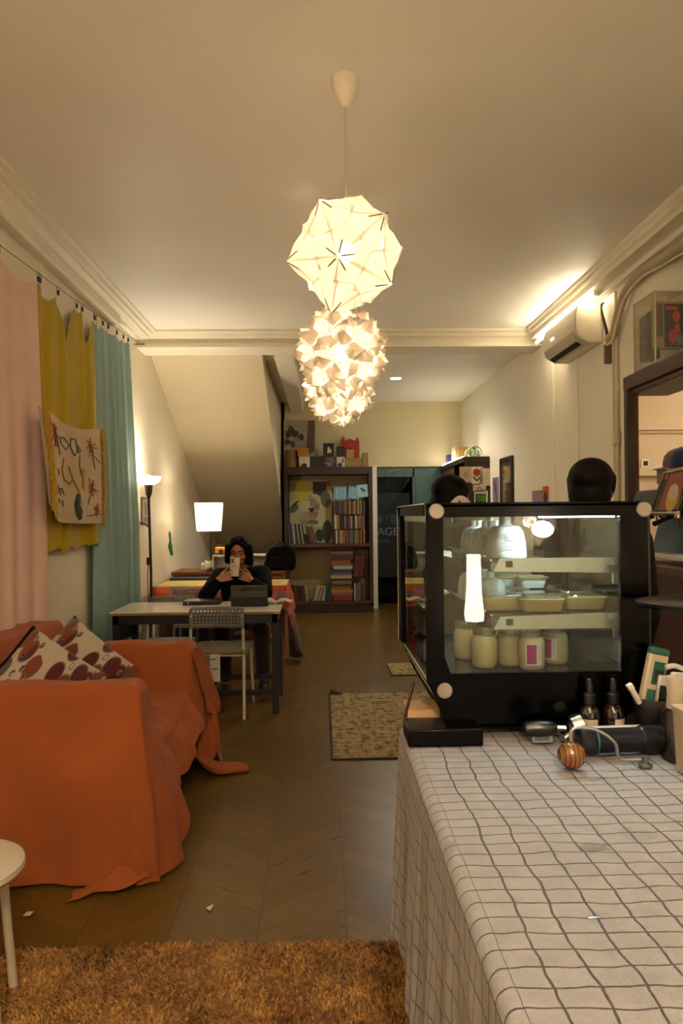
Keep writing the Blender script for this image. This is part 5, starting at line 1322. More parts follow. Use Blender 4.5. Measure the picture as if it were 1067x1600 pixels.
g = MB()
for k in range(26): g2_ = slab(.10, .34, EY0+.04+.017*k, EY0+.048+.017*k, 0, .0012); g.add(g2_.v, g2_.f)
g.build('vent_grille', MCR, t, smooth=False)
slab(.48, .80, EY0+.05, EY1-.03, 0, .0015).build('slot_inlay', MCR, t, smooth=False)
g = MB(); g.tube([sl(.46, EY0+.05, .002), sl(.46, EY1-.03, .002), sl(.64, EY1-.015, .002), sl(.82, EY1-.03, .002), sl(.82, EY0+.05, .002), sl(.64, EY0+.035, .002), sl(.46, EY0+.05, .002)], .0018, 6)
g.build('slot_rim', M_CHR, t)
MB().tube([(.166, 1.517, EZ0), (.186, 1.530, 1.055)], .0035, 8).build('strut', mat('2a1208', .5), t)
# base body, back side, deck, feet
b = MB(); b.box(.243, EY0+.014, EZ0, EX1, EY1-.014, 1.068); b.build('base_body', MCR, t)
MB().box(EX0+.02, EY0+.014, 1.068, EX1-.004, EY1-.014, 1.074).build('deck', mat('39352f', .2, .8, bstr=0), t)
MB().box(EX1-.012, EY0+.014, 1.068, EX1, EY0+.05, EZ1-.012).box(EX1-.012, EY1-.05, 1.068, EX1, EY1-.014, EZ1-.012).build('rear_frame', MCR, t)
MB().box(EX1-.008, EY0+.05, 1.074, EX1-.004, EY1-.05, EZ1-.012).build('rear_door', glassy('c9d4d2', .9, 0, .02), t, smooth=False)
MB().box(.162, 1.425, CZ+.002, .308, 1.515, EZ0).build('foot', MCR, t, bevel=.003)
MB().box(.55, 1.50, CZ+.002, .64, 1.57, EZ0).build('foot', MCR, t, bevel=.003)
# right outer casing seen beyond the end panel
MB().box(EX1-.002, EY0+.03, EZ0, EX1+.02, EY1-.02, EZ1-.02).build('rear_casing', mat('17150f', .45), t, bevel=.004)
# folded wooden piece under the overhang
t3 = thing('wooden_block', 'pale wooden block under the overhang of the display case', 'block', (.20, 1.62, CZ))
MB().box(.172, 1.518, CZ+.002, .238, 1.60, 1.000).build('body', wood('a8855c', 'c9a87c', .5, 'Y', 2), t3)
# shelves with wire and steel rails
M_RAIL = mat('b8b2a6', .28, .85, var=.1, bstr=0); SHX0 = .345
def shelf(z, tilt, label):
    MB().box(SHX0, EY0+.05, z-.003, .63, EY1-.03, z).build('shelf', glassy('dfe8e6', 1.0, 0, .05), t, smooth=False)
    r = MB().prism([(SHX0+.004, z-.022+tilt), (SHX0+.018, z+.004+tilt), (.622, z+.004), (.615, z-.028)], 'Y', EY0+.046, EY0+.049); ro = r.build('shelf_rail', M_RAIL, t, smooth=False)
    MB().box(SHX0+.030, EY0+.0445, z-.014+tilt, SHX0+.044, EY0+.046, z-.001+tilt).build('clip', mat('4c4438', .5), ro); MB().box(.585, EY0+.0445, z-.012, .600, EY0+.046, z+.0).build('clip', mat('8c8474', .5), ro)
    for yy in (EY0+.05, EY1-.03):
        pass
    MB().tube([(SHX0, EY0+.048, z+.001), (SHX0, EY1-.03, z+.001)], .0022, 6).build('wire_edge', M_CHR, t)
    MB().tube([(SHX0-.012, EY0+.048, z+.010), (SHX0-.012, EY1-.03, z+.010)], .0016, 6).build('wire_edge', M_CHR, t)
    MB().box(.60, EY0+.05, z-.05, .606, EY0+.06, z-.022).build('bracket', M_RAIL, t, smooth=False)
shelf(1.305, 0, ''); shelf(1.192, -.006, '')
MB().box(.44, EY0+.022, 1.392, .592, EY0+.034, 1.398).build('interior_light', glow((.84, .93, 1.0), 6), t, smooth=False)
lamp('case_light', (.51, EY0+.06, 1.388), P_CASE, COOL, .02, t, 'AREA', (0, 0, 0), (.15, .02))
lamp('case_light', (.50, 1.78, 1.40), P_CASE*.5, COOL, .02, t, 'AREA', (0, 0, 0), (.2, .02))

# --- white milk jugs
M_JUG = NT('milky_plastic'); _b = M_JUG.bsdf(lin('cfd2cc'), .3, Subsurface_Weight=0.0, Transmission_Weight=.0); M_JUG = M_JUG.done(_b)
def make_jug():
    t = thing('white_jug', None, 'bottle', (0, 0, 0), None)
    sec = [(.0, .0345, .030), (.004, .036, .032), (.030, .034, .030), (.050, .0300, .027), (.060, .024, .022), (.063, .012, .012), (.066, .0085, .0085)]
    mb = MB(); n = 20
    for z, a, b in sec:
        for k in range(n):
            an = 2*PI*k/n; c, s_ = math.cos(an), math.sin(an); e = .55
            mb.v.append(V((a*math.copysign(abs(c)**e, c), b*math.copysign(abs(s_)**e, s_), z)))
    m = len(sec); mb.f += [(i*n+k, i*n+(k+1) % n, (i+1)*n+(k+1) % n, (i+1)*n+k) for i in range(m-1) for k in range(n)] + [tuple(range(n))[::-1], tuple(range((m-1)*n, m*n))]
    mb.build('body', M_JUG, t, angle=.6)
    MB().lathe([(.009, .064), (.0098, .065), (.0095, .077), (.008, .079), (.001, .079)], (0, 0, 0), 18).build('cap', mat('dadad4', .35, var=.03), t)
    sh = Sheet((-.022, -.0338, .012), (.040, 0, 0), (0, .003, .036))
    sh.put('print', [rect(.1, .95-.11*k, .1+.7*((k*5) % 4+3)/7, 1.0-.11*k) for k in range(8)], mat('8f9490', .6), t)
    return t
jug = make_jug(); first = True
spots = [(.400, 1.600, 1.306, 'largest-looking white jug on the top glass shelf, nearest the end glass', 1.12)]
spots += [(.388, 1.685+.062*k, 1.306, s_, 1.0) for k, s_ in enumerate(('second white jug in the top shelf row, just behind the nearest', 'third white jug in the top shelf row', 'fourth white jug in the top shelf row', 'farthest white jug on the top glass shelf'))]
spots += [(.378, 1.66+.066*k, 1.193, s_, 1.0) for k, s_ in enumerate(('nearest white jug on the lower glass shelf beside the foil tins', 'second white jug on the lower glass shelf', 'third white jug on the lower glass shelf', 'farthest white jug on the lower glass shelf'))]
for (x, y, z, lab, sc) in spots:
    j = jug if first else dup(jug); first = False
    j.location = (x, y, z); j['label'] = lab; j['group'] = 'white jugs in the display case'; j.scale = (sc, sc, sc); j.rotation_euler = (0, 0, R(-20 if sc == 1 else 8))
# --- dessert jars on the deck
M_CREAM = mat('cdb893', .5, var=.08, scale=40); M_LID = glassy('f0efe8', 1.2, .03, .12)
def make_jar(labelled):
    t = thing('dessert_jar', None, 'jar', (0, 0, 0)); 
    MB().lathe([(.001, .002), (.023, .002), (.0262, .006), (.0268, .020), (.0268, .052), (.0258, .060), (.0225, .067), (.001, .068)], (0, 0, 0), 28).build('filling', M_CREAM, t)
    MB().lathe([(.001, 0), (.0245, 0), (.0278, .005), (.0280, .054), (.0262, .063), (.0225, .070), (.0225, .074)], (0, 0, 0), 28, caps=False).build('glass', glassy('f3efe2', .9, 0, .02), t)
    MB().lathe([(.0245, .070), (.0247, .084), (.0225, .087), (.001, .087)], (0, 0, 0), 28).build('lid', M_LID, t)
    if labelled:
        def lb(a, b, r=.0286, y0=-125, y1=-58, z0=.012, z1=.058): an = R(y0+(y1-y0)*a); return (r*math.cos(an), r*math.sin(an), z0+(z1-z0)*b)
        l0 = MB().grid(lambda a, b: lb(a, b), 10, 2).build('label', mat('c9c2b8', .6), t)
        MB().grid(lambda a, b: lb(a, b, .0290, -120, -80, .015, .055), 8, 2).build('magenta_panel', mat('a01a62', .5), l0)
        MB().grid(lambda a, b: lb(a, b, .0290, -70, -68, .018, .052), 2, 2).build('small_print', mat('5c564e', .5), l0)
    return t
DK = 1.0745
ja = make_jar(True); ja.location = (at(831, 1048, 1.545).x, 1.545, DK); ja['label'] = 'cream dessert jar with the full magenta label, nearest the end glass'; ja.rotation_euler = (0, 0, R(-6))
jb = dup(ja, (at(868, 1043, 1.60).x, 1.60, DK), R(-44), 'cream dessert jar with its magenta label half hidden by the nearest jar')
jc = make_jar(False); jc.location = (at(796, 1042, 1.585).x, 1.585, DK); jc['label'] = 'unlabelled cream dessert jar between the labelled jar and the foggy one'
jd = dup(jc, (at(757, 1040, 1.575).x, 1.575, DK), 0, 'unlabelled cream dessert jar at the window end of the front row')
je = dup(jc, (at(728, 1030, 1.67).x, 1.67, DK), 0, 'cream dessert jar standing deeper behind the window end jar')
jf = dup(jc, (at(775, 1030, 1.70).x, 1.70, DK), 0, 'cream dessert jar seen in the gap of the back row')
for j in (ja, jb, jc, jd, je, jf): j['group'] = 'cream dessert jars on the deck of the case'
# --- plastic tubs with clear lids, foil tins
M_GOLD = mat('b09a4c', .3, .9, var=.2)
def rrect(a, b, r, n=5):
    out = []
    for cx, cy, a0 in ((a-r, b-r, 0), (-a+r, b-r, 90), (-a+r, -b+r, 180), (a-r, -b+r, 270)):
        out += [(cx+r*math.cos(R(a0+90*k/n)), cy+r*math.sin(R(a0+90*k/n))) for k in range(n+1)]
    return out
def loft(secs, caps=True):
    mb = MB(); n = len(rrect(1, 1, .3))
    for z, a, b, r in secs: mb.v += [V((x, y, z)) for x, y in rrect(a, b, r)]
    m = len(secs); mb.f += [(i*n+k, i*n+(k+1) % n, (i+1)*n+(k+1) % n, (i+1)*n+k) for i in range(m-1) for k in range(n)]
    if caps: mb.f += [tuple(range(n))[::-1], tuple(range((m-1)*n, m*n))]
    return mb
def make_tub():
    t = thing('dessert_tub', None, 'food container', (0, 0, 0))
    loft([(.001, .040, .028, .01), (.026, .047, .034, .012), (.027, .047, .034, .012)]).build('filling', M_CREAM, t)
    loft([(.0, .041, .029, .01), (.0285, .0495, .0365, .012)], False).build('tray', glassy('efe8d8', .9, 0, .03), t)
    l = loft([(.029, .052, .039, .013), (.033, .052, .039, .013), (.0335, .047, .034, .012), (.040, .044, .031, .012)], True).build('lid', M_LID, t)
    return t
tub = make_tub(); SH2 = 1.1935
tl = [(at(843, 960, 1.57).x, 1.57, 'clear-lidded cream dessert tub in the middle of the lower glass shelf'), (at(910, 957, 1.60).x, 1.60, 'clear-lidded cream dessert tub at the rail end of the lower glass shelf'),
      (at(783, 962, 1.60).x-.0, 1.60, 'clear-lidded cream tub next to the white jugs'), (at(890, 940, 1.72).x, 1.72, 'clear-lidded cream tub in the back row behind the other two')]
for i, (x, y, lab) in enumerate(tl):
    o = tub if i == 0 else dup(tub); o.location = (x, y, SH2); o['label'] = lab; o['group'] = 'clear-lidded dessert tubs'; o.rotation_euler = (0, 0, R([2, -3, 4, 0][i]))
def make_tin():
    t = thing('foil_tin', None, 'food container', (0, 0, 0))
    loft([(.0, .026, .020, .009), (.022, .033, .026, .011)]).build('cup', mat('c3c6c0', .4, var=.05), t)
    loft([(.022, .036, .029, .012), (.0245, .036, .029, .012), (.025, .031, .024, .011)]).build('rim', M_GOLD, t)
    mb = MB().grid(lambda a, b: ((a-.5)*.060, (b-.5)*.046, .0255+.0035*noise.noise(V((a*9, b*9, 2)))), 14, 12); mb.build('topping', mat('5c5a24', .6, var=.5, scale=80), t); return t
tin = make_tin(); tin.location = (at(829, 930, 1.66).x, 1.66, SH2+.041); tin['label'] = 'white cup with gold rim and green topping on the middle tub'
tin2 = dup(tin, (at(787, 930, 1.685).x, 1.685, SH2+.041), None, 'white gold-rimmed cup nearer the white jugs, stacked on a tub')
for o in (tin, tin2): o['group'] = 'gold-rimmed cups'
t4 = thing('glass_pot', 'round clear glass pot with a lid at the back of the lower glass shelf', 'jar', (at(908, 928, 1.84).x, 1.84, SH2))
gx = t4.location.x
MB().lathe([(.001, 0), (.030, 0), (.033, .01), (.033, .040), (.026, .047)], (gx, 1.84, SH2), 26, caps=False).build('body', glassy('e8e8de', 1.2, .02, .10), t4)
MB().lathe([(.028, .047), (.029, .056), (.001, .058)], (gx, 1.84, SH2), 26).build('lid', M_LID, t4)
MB().lathe([(.001, .003), (.029, .003), (.030, .028), (.001, .029)], (gx, 1.84, SH2), 26).build('filling', mat('3a2418', .5), t4)

# ------------------------------------------------------------------ tools on the cloth
def g_at(px, py, z): d = at(px, py, 1) - V((0, 0, 1.4)); return V((0, 0, 1.4)) + d*((z-1.4)/d.z)
Z = CZ+.003
# hand grinder lying on its side, with crank and egg-shaped striped wooden knob
c0 = at(900, 1165, 1.37); c1_ = at(1045, 1163, 1.40); gz = Z+.0265; A = V((c0.x, 1.355, gz)); B = V((c1_.x, 1.362, gz)); D = (B-A)
t = thing('coffee_grinder', 'dark hand coffee grinder lying on the checked cloth', 'coffee grinder', (A.x+.08, 1.37, Z))
MGR = mat('1d1f26', .35, .4, var=.25)
MB().tube([A, A+D*.02, A+D*.12, A+D*.14, A+D*.60], [.022, .0245, .0245, .0225, .0225], 28).build('body', MGR, t, angle=.5)
MB().tube([A+D*.60, A+D*.62, A+D*.97, A+D], [.0235, .0258, .0258, .024], 28).build('catch_cup', mat('16171b', .3, .3), t, angle=.5)
MB().tube([A+D*.145, A+D*.165], [.0240, .0240], 28).build('ring', mat('3f6a78', .3, .6), t)
n0 = g_at(1008, 1188, Z+.01); n0 = V((n0.x, n0.y, Z+.008)); k0 = g_at(893, 1180, Z+.024); k0 = V((k0.x, k0.y, Z+.024))
t = thing('grinder_crank', 'bent steel grinder crank with a striped wooden egg-shaped knob', 'crank handle', (k0.x, k0.y, Z))
up = [k0+V((0, 0, .024)), k0+V((-.001, 0, .040)), k0+V((.010, .0, .048)), k0+V((.045, .0, .043)), k0+V((.075, -.004, .022)), n0+V((-.045, 0, .006)), n0+V((-.008, 0, .004))]
MB().tube(smoothpath(up, 5), .0030, 10).build('arm', mat('a6a49e', .3, .9), t)
MB().lathe([(.001, 0), (.012, 0), (.012, .004), (.006, .006), (.006, .016), (.0075, .018), (.001, .019)], (n0.x, n0.y, Z), 20).build('hub', mat('8c8a84', .3, .9), t)
sw = NT('striped_wood'); s_ = sw.n('SeparateXYZ'); sw.l(sw.coord('Generated'), s_.inputs[0])
fr_ = sw.math('FRACT', sw.math('MULTIPLY', s_.outputs[0], 6.5)); pk = sw.ramp(fr_, [(0, lin('6e2814')), (.25, lin('1c120c')), (.36, lin('6e6224')), (.62, lin('86341a')), (.85, lin('5e5220'))], 'CONSTANT')
M_STR = sw.done(sw.bsdf(pk, .25, Coat_Weight=.5))
kb = MB().ball(k0, (.025, .0225, .023), 28, 18, Matrix.Rotation(R(12), 3, 'Y')); kb.build('knob', M_STR, t, angle=4)
# white tube behind the grinder
q0 = at(915, 1135, 1.400); q1 = at(1000, 1135, 1.405)
one(MB().tube([V((q0.x, 1.400, Z+.028)), V((q1.x, 1.405, Z+.028))], .0125, 20).tube([V((q0.x-.003, 1.3998, Z+.028)), V((q0.x, 1.400, Z+.028))], .0130, 20), 'white_tube', mat('b9aea0', .45, var=.04), 'plain white plastic tube lying behind the grinder', 'tube')
# portafilter
P0 = at(903, 1134, 1.415); t = thing('portafilter', 'chrome espresso portafilter with a black handle lying by the grinder', 'portafilter', (P0.x, 1.415, Z))
cz_ = Z+.034; ax = Matrix.Rotation(PI/2, 4, 'Y')
mb = MB().lathe([(.024, -.012), (.0265, -.010), (.0265, .010), (.023, .012), (.0225, -.008), (.001, -.009)], (0, 0, 0), 30); mb.xf(Matrix.Translation((P0.x, 1.415, cz_)) @ Matrix.Rotation(R(70), 4, 'Y')); mb.build('basket_ring', mat('cfcbc2', .12, 1.0, bstr=0), t, angle=.6)
MB().tube([(P0.x-.015, 1.413, cz_-.012), (P0.x-.028, 1.410, Z+.014)], .007, 12).build('spout', mat('9c968a', .25, .9), t)
MB().tube([(P0.x-.02, 1.425, Z+.030), (P0.x-.042, 1.43, Z+.030)], .006, 12).build('neck', mat('a09a8e', .25, .9), t)
MB().tube([(P0.x-.038, 1.43, Z+.030), (P0.x-.045, 1.43, Z+.030), (P0.x-.07, 1.435, Z+.028), (P0.x-.095, 1.44, Z+.026), (P0.x-.10, 1.44, Z+.026)], [.010, .014, .0165, .0145, .008], 20).build('handle', mat('0e0d0d', .3), t)
q0 = at(817, 1140, 1.50); q1 = at(852, 1118, 1.50)
t = thing('kitchen_scale', 'small grey-white plastic device lying at the foot of the case', 'device', (q0.x, 1.50, Z))
MB().box(q0.x, 1.430, Z, q1.x-.006, 1.457, Z+.030).build('body', mat('8f938f', .4), t, bevel=.003)
MB().box(q0.x+.004, 1.4285, Z+.006, q1.x-.014, 1.430, Z+.024).build('display', mat('5a6064', .2), t)
# amber dropper bottles
M_AMB = mat('1c0e06', .08, 0, .1, bstr=0, Coat_Weight=.6)
def dropper(x, y, label, rz):
    t = thing('dropper_bottle', label, 'bottle', (0, 0, 0), 'amber dropper bottles')
    MB().lathe([(.001, 0), (.0185, 0), (.0205, .003), (.0205, .058), (.017, .067), (.009, .074), (.009, .078), (.001, .078)], (0, 0, 0), 26).build('body', M_AMB, t)
    MB().lathe([(.0115, .076), (.0118, .093), (.010, .095), (.001, .095)], (0, 0, 0), 22).build('cap', mat('0e0d0d', .4), t)
    MB().lathe([(.0065, .094), (.007, .108), (.0045, .122), (.001, .124)], (0, 0, 0), 16).build('rubber_bulb', mat('121010', .5), t)
    MB().grid(lambda a, b: (.0209*math.cos(R(-150+95*a)), .0209*math.sin(R(-150+95*a)), .008+.040*b), 10, 2).build('label', mat('b3a58f', .7), t)
    t.location = (x, y, Z); t.rotation_euler = (0, 0, rz); return t
p = at(921, 1120, 1.437); dropper(p.x, 1.437, 'amber dropper bottle with its cream label turned forward', R(-8))
p = at(958, 1120, 1.437); dropper(p.x, 1.437, 'amber dropper bottle with its label turned aside, nearer the tool cup', R(48))
# cup with tools
p = at(1018, 1120, 1.45); cx_, cy_ = p.x, 1.44
t = thing('tool_cup', 'dark ribbed cup holding thermometers and a marker', 'cup', (cx_, cy_, Z))
MB().lathe([(.001, 0), (.030, 0), (.034, .01), (.037, .085), (.0345, .085), (.031, .012), (.001, .010)], (cx_, cy_, Z), 30).build('body', mat('14110f', .5), t)
MB().lathe([(.0375, .070), (.0385, .078), (.0375, .085)], (cx_, cy_, Z), 30, caps=False).build('rim', mat('2a2420', .5), t)
def stick(a, b, w, d, name, label, m, cat, parts=()):
    a, b = V(a), V(b); L = (b-a).length; zax = (b-a).normalized(); yax = V((0, 1, 0)); xax = yax.cross(zax).normalized(); yax = zax.cross(xax)
    M = Matrix((xax, yax, zax)).transposed().to_4x4(); M.translation = a
    t = thing(name, label, cat, a)
    for pn, x0, y0, z0, x1, y1, z1, pm, bv in [('body', -w/2, -d/2, 0, w/2, d/2, L, m, .004)] + list(parts):
        mb = MB().box(x0, y0, z0, x1, y1, z1); mb.xf(M); mb.build(pn, pm, t, bevel=bv)
    return t
a = at(1012, 1112, 1.43); b = at(1030, 1022, 1.43); MGN = mat('1e5c46', .5)
stick((a.x, 1.435, a.z), (b.x, 1.435, b.z), .038, .020, 'green_white_tube', 'cream tube with a green cap and green print tilted in the tool cup', mat('bda98c', .5, var=.04), 'tube',
      [('cap', -.0195, -.0105, .112, .0195, .0105, .126, MGN, .004), ('print', -.008, -.0112, .055, .015, -.0100, .100, MGN, 0), ('print', -.012, -.0112, .010, .006, -.0100, .045, MGN, 0), ('dark_print', -.005, -.0116, .060, .012, -.0110, .085, mat('12302a', .5), 0)])
a = at(1032, 1118, 1.415); b = at(1040, 1056, 1.415)
stick((a.x, 1.42, a.z), (b.x, 1.42, b.z), .024, .012, 'digital_thermometer', 'white digital thermometer with a black window in the tool cup', mat('c4b7a6', .4, var=.03), 'thermometer', [('window', -.009, -.0068, .025, .009, -.0058, .058, mat('0e0d0d', .2), 0)])
text('lettering', 'THERMO', .0042, mat('4a443c', .6), bpy.data.objects['digital_thermometer'], (b.x-.009, 1.4125, b.z-.012), (PI/2, 0, 0), .0001) if False else None
a = at(1000, 1100, 1.42); b = at(982, 1069, 1.42)
stick((a.x, 1.42, a.z), (b.x, 1.42, b.z), .011, .011, 'white_marker', 'short white marker leaning out of the tool cup', mat('c4bcb2', .4), 'marker', [('cap', -.006, -.006, .032, .006, .006, .045, mat('d2cabf', .4), .002)])
# a black rag heaped beside the cup
p = at(985, 1110, 1.46); one(MB().grid(lambda a, b: (p.x-.035+.085*a, 1.43+.05*b, Z+.045*math.sin(PI*min(1, .15+a))**.6*math.sin(PI*b)**.5*(1+.25*math.sin(9*a+5*b))), 20, 14), 'black_rag', fabric('0d0b0a'), 'black rag heaped beside the tool cup', 'rag', solid=.002, angle=4)
# bottles cut by the picture edge
p = at(1052, 1150, 1.33); t = thing('dark_bottle', 'tall dark amber bottle with a cream top at the picture edge', 'bottle', (p.x, 1.33, Z))
px_ = at(1058, 1150, 1.33).x
MB().lathe([(.001, 0), (.022, 0), (.025, .003), (.0255, .085), (.020, .092), (.001, .092)], (px_, 1.33, Z), 30).build('body', mat('1a120a', .12, Coat_Weight=.5), t)
MB().lathe([(.018, .090), (.0185, .093), (.0165, .118), (.019, .146), (.018, .148), (.001, .148)], (px_, 1.33, Z), 30).build('neck', mat('a8977f', .5), t)
MB().box(px_+.005, 1.302, Z+.100, px_+.03, 1.32, Z+.128).build('trigger', mat('161312', .4), t, bevel=.003)
q_ = at(1057, 1216, 1.25); one(loft([(0, .020, .02, .005), (.098, .0235, .0235, .006), (.106, .0255, .0255, .006), (.112, .0255, .0255, .006)]).xf(Matrix.Translation((q_.x+.030, 1.255, Z))), 'cream_canister', mat('b09a80', .5, var=.04), 'cream plastic canister cut off by the picture edge', 'canister')
hp0 = at(1040, 1043, 1.38); MBt = MB().tube(smoothpath([V((hp0.x, 1.38, hp0.z)), V((hp0.x+.02, 1.38, hp0.z+.002)), V((hp0.x+.045, 1.37, hp0.z-.012)), V((px_+.0, 1.345, Z+.149))]), .005, 10)
one(MBt, 'white_nozzle', mat('c0b6aa', .4), 'curved white pump nozzle above the dark amber bottle', 'nozzle')
# round black stand
t = thing('black_stand', 'thin round black tray on a slim stand beside the display case', 'stand', (.70, 1.33, Z))
MB().lathe([(.001, 0), (.093, 0), (.098, .004), (.100, .010), (.097, .010), (.091, .005), (.001, .005)], (.682, 1.345, 1.226), 48).build('tray', mat('100e0d', .3), t)
MB().tube([(.748, 1.36, Z+.004), (.748, 1.36, 1.18), (.742, 1.355, 1.226)], .004, 10).build('post', mat('100e0d', .4), t); MB().lathe([(.001, 0), (.05, 0), (.05, .005), (.001, .006)], (.745, 1.36, Z), 28).build('foot', mat('100e0d', .4), t)

# ------------------------------------------------------------------ espresso corner at the kitchen opening
t = thing('back_counter', 'dark red-brown cabinet below the kitchen opening', 'cabinet', (2.1, 3.9, 0))
MB().box(1.76, 3.35, 0, 2.75, 4.48, 1.08).build('body', wood('2a0f0a', '4a1c12', .5, 'Z', 2), t); MB().box(1.74, 3.33, 1.08, 2.77, 4.49, 1.125).build('worktop', mat('4a3428', .3), t, bevel=.004)
for y in (3.36, 3.90): 
    d = MB().box(1.745, y, .1, 1.76, y+.52, 1.0).build('door', wood('2a0f0a', '4a1c12', .5, 'Z', 2), t, bevel=.004); MB().cyl((1.735, y+.46, .5), (1.735, y+.46, .65), .006).build('handle', M_STEEL, d)
EZ = 1.126
t = thing('espresso_machine', 'blue and black espresso machine with chrome edges at the kitchen opening', 'espresso machine', (2.05, 4.05, EZ))
MCh = mat('c6c0b4', .15, .95, bstr=0)
MB().box(1.90, 3.72, EZ+.02, 2.30, 4.30, EZ+.05).build('drip_tray', mat('cfc9bf', .3), t, bevel=.006)
for x in (1.93, 2.26):
    for y in (3.76, 4.26): MB().cyl((x, y, EZ), (x, y, EZ+.02), .015).build('foot', M_BLK, t)
MB().box(2.04, 3.74, EZ+.05, 2.30, 4.28, EZ+.40).build('body', mat('0e1216', .3), t, bevel=.01)
MB().grid(lambda a, b: (1.97+.07*b+.03*math.sin(PI*a), 3.76+.50*a, EZ+.05+.25*b), 14, 6).build('splash_back', mat('27465c', .25, .3), t, angle=4)
MB().prism([(1.86, EZ+.28), (1.90, EZ+.40), (2.30, EZ+.44), (2.30, EZ+.33), (2.0, EZ+.30)], 'Y', 3.72, 4.30).build('head', mat('15171a', .3), t, bevel=.008)
for y in (3.90, 4.14):
    g = MB().cyl((1.95, y, EZ+.30), (1.95, y, EZ+.245), .032, .030, 22).build('group_head', MCh, t)
    MB().tube([(1.94, y, EZ+.255), (1.86, y-.03, EZ+.235), (1.80, y-.06, EZ+.215)], [.009, .012, .014], 12).build('handle', M_BLK, g); MB().tube([(1.95, y, EZ+.245), (1.95, y-.015, EZ+.21)], .006, 8).build('spout', MCh, g)
MB().tube([(1.93, 4.27, EZ+.30), (1.90, 4.31, EZ+.20), (1.90, 4.31, EZ+.10)], .005, 8).build('steam_wand', MCh, t)
MB().tube([(1.86, 3.72, EZ+.27), (1.86, 4.31, EZ+.27)], .012, 10).build('chrome_rail', MCh, t)
sh = Sheet((1.862, 3.99, EZ+.290), (0, -.27, 0), (.045, 0, .20)); 
t5 = panel_thing('painted_panel', 'painted panel in chrome edging with a red field and yellow round, leaning on the machine', 'painting', sh, 0, 0, mat('7c4a38', .5, var=.2), .006)
sh.put('red_field', [[(.2, .05), (.95, .05), (.95, .95), (.45, .95)]], mat('8c3a28', .5), t5, 1); sh.put('yellow_round', [ell(.72, .28, .24, .34)], mat('c0a028', .5), t5, 2); sh.put('cream_round', [ell(.72, .45, .20, .22)], mat('c4b090', .5), t5, 3)
sh.put('orange_mark', [ell(.30, .88, .07, .08)], mat('d0501c', .5), t5, 2); sh.put('dark_band', [[(.05, .0), (.2, .0), (.42, .95), (.3, .95)]], mat('2c2618', .5), t5, 2)
MB().tube([sh.p(0, 0, 8), sh.p(.22, 1, 8), sh.p(1, 1, 8)], .007, 8).build('chrome_edging', MCh, t5)
# caps and cloths on top of the machine
HT = EZ+.442
def cap_thing(loc, label, m, m2, s=1., rz=0):
    t = thing('baseball_cap', label, 'cap', (0, 0, 0))
    MB().lathe([(.098, 0), (.099, .03), (.09, .07), (.065, .10), (.03, .116), (.001, .12)], (0, 0, 0), 28, caps=False).build('crown', m, t, solid=.004)
    MB().grid(lambda a, b: ((.092+.075*b)*math.sin(R(-58+116*a))*(1-.1*b), -(.092+.075*b)*math.cos(R(-58+116*a)), .006-.022*b*math.cos(R(-58+116*a))), 16, 6).build('brim', m2, t, solid=.004)
    MB().ball((0, 0, .12), .008, 10, 6).build('button', m2, t)
    t.location = loc; t.rotation_euler = (0, 0, rz); t.scale = (s, s, s); return t
NV_ = fabric('1c2244', 200, .1)
cap_thing((2.03, 3.93, HT+.075), 'navy blue cap with a pale brim on the stacked cartons', NV_, fabric('c0b8ac'), .95, R(30))
cap_thing((2.12, 4.20, HT+.09), 'grey-brown cap tipped behind the navy one', fabric('6a5c50'), fabric('5c5048'), .95, R(-60))
one(MB().box(1.95, 3.84, HT, 2.12, 4.02, HT+.073), 'cream_carton', mat('b8a88c', .7), 'low cream carton beneath the navy cap', 'box', bevel=.004)
one(MB().box(2.02, 4.10, HT, 2.20, 4.29, HT+.088), 'mauve_carton', mat('8c7a78', .7), 'mauve carton beneath the grey-brown cap', 'box', bevel=.004)
for nm_ in ('espresso_machine', 'painted_panel', 'baseball_cap', 'baseball_cap.001', 'cream_carton', 'mauve_carton'):
    bpy.data.objects[nm_].location.x -= .055
# kitchen wall socket and its tube light
p = at(1008, 724, 5.19)
t = thing('wall_socket', 'dark square socket in a white plate on the kitchen wall', 'socket', (p.x, 5.19, p.z))
MB().obox((p.x, 5.192, p.z), (.058, .012, .062)).build('plate', M_WHT, t, bevel=.004); MB().obox((p.x, 5.184, p.z), (.030, .006, .032)).build('rocker', mat('2a1c12', .5), t)
p = at(1056, 590, 4.5); t = thing('kitchen_tube_light', 'short bright tube light inside the kitchen opening', 'tube light', (p.x, 4.2, p.z))
MB().cyl((p.x+.02, 4.50, p.z), (p.x+.02, 3.7, p.z), .014, n=14).build('tube', glow((.95, .97, 1), 20), t); MB().box(p.x+.0, 3.7, p.z+.014, p.x+.04, 4.50, p.z+.03).build('housing', M_WHT, t)
lamp('kitchen_light', (3.0, 3.9, 2.9), P_KITCHEN, (1.0, .84, .62), .15, t)
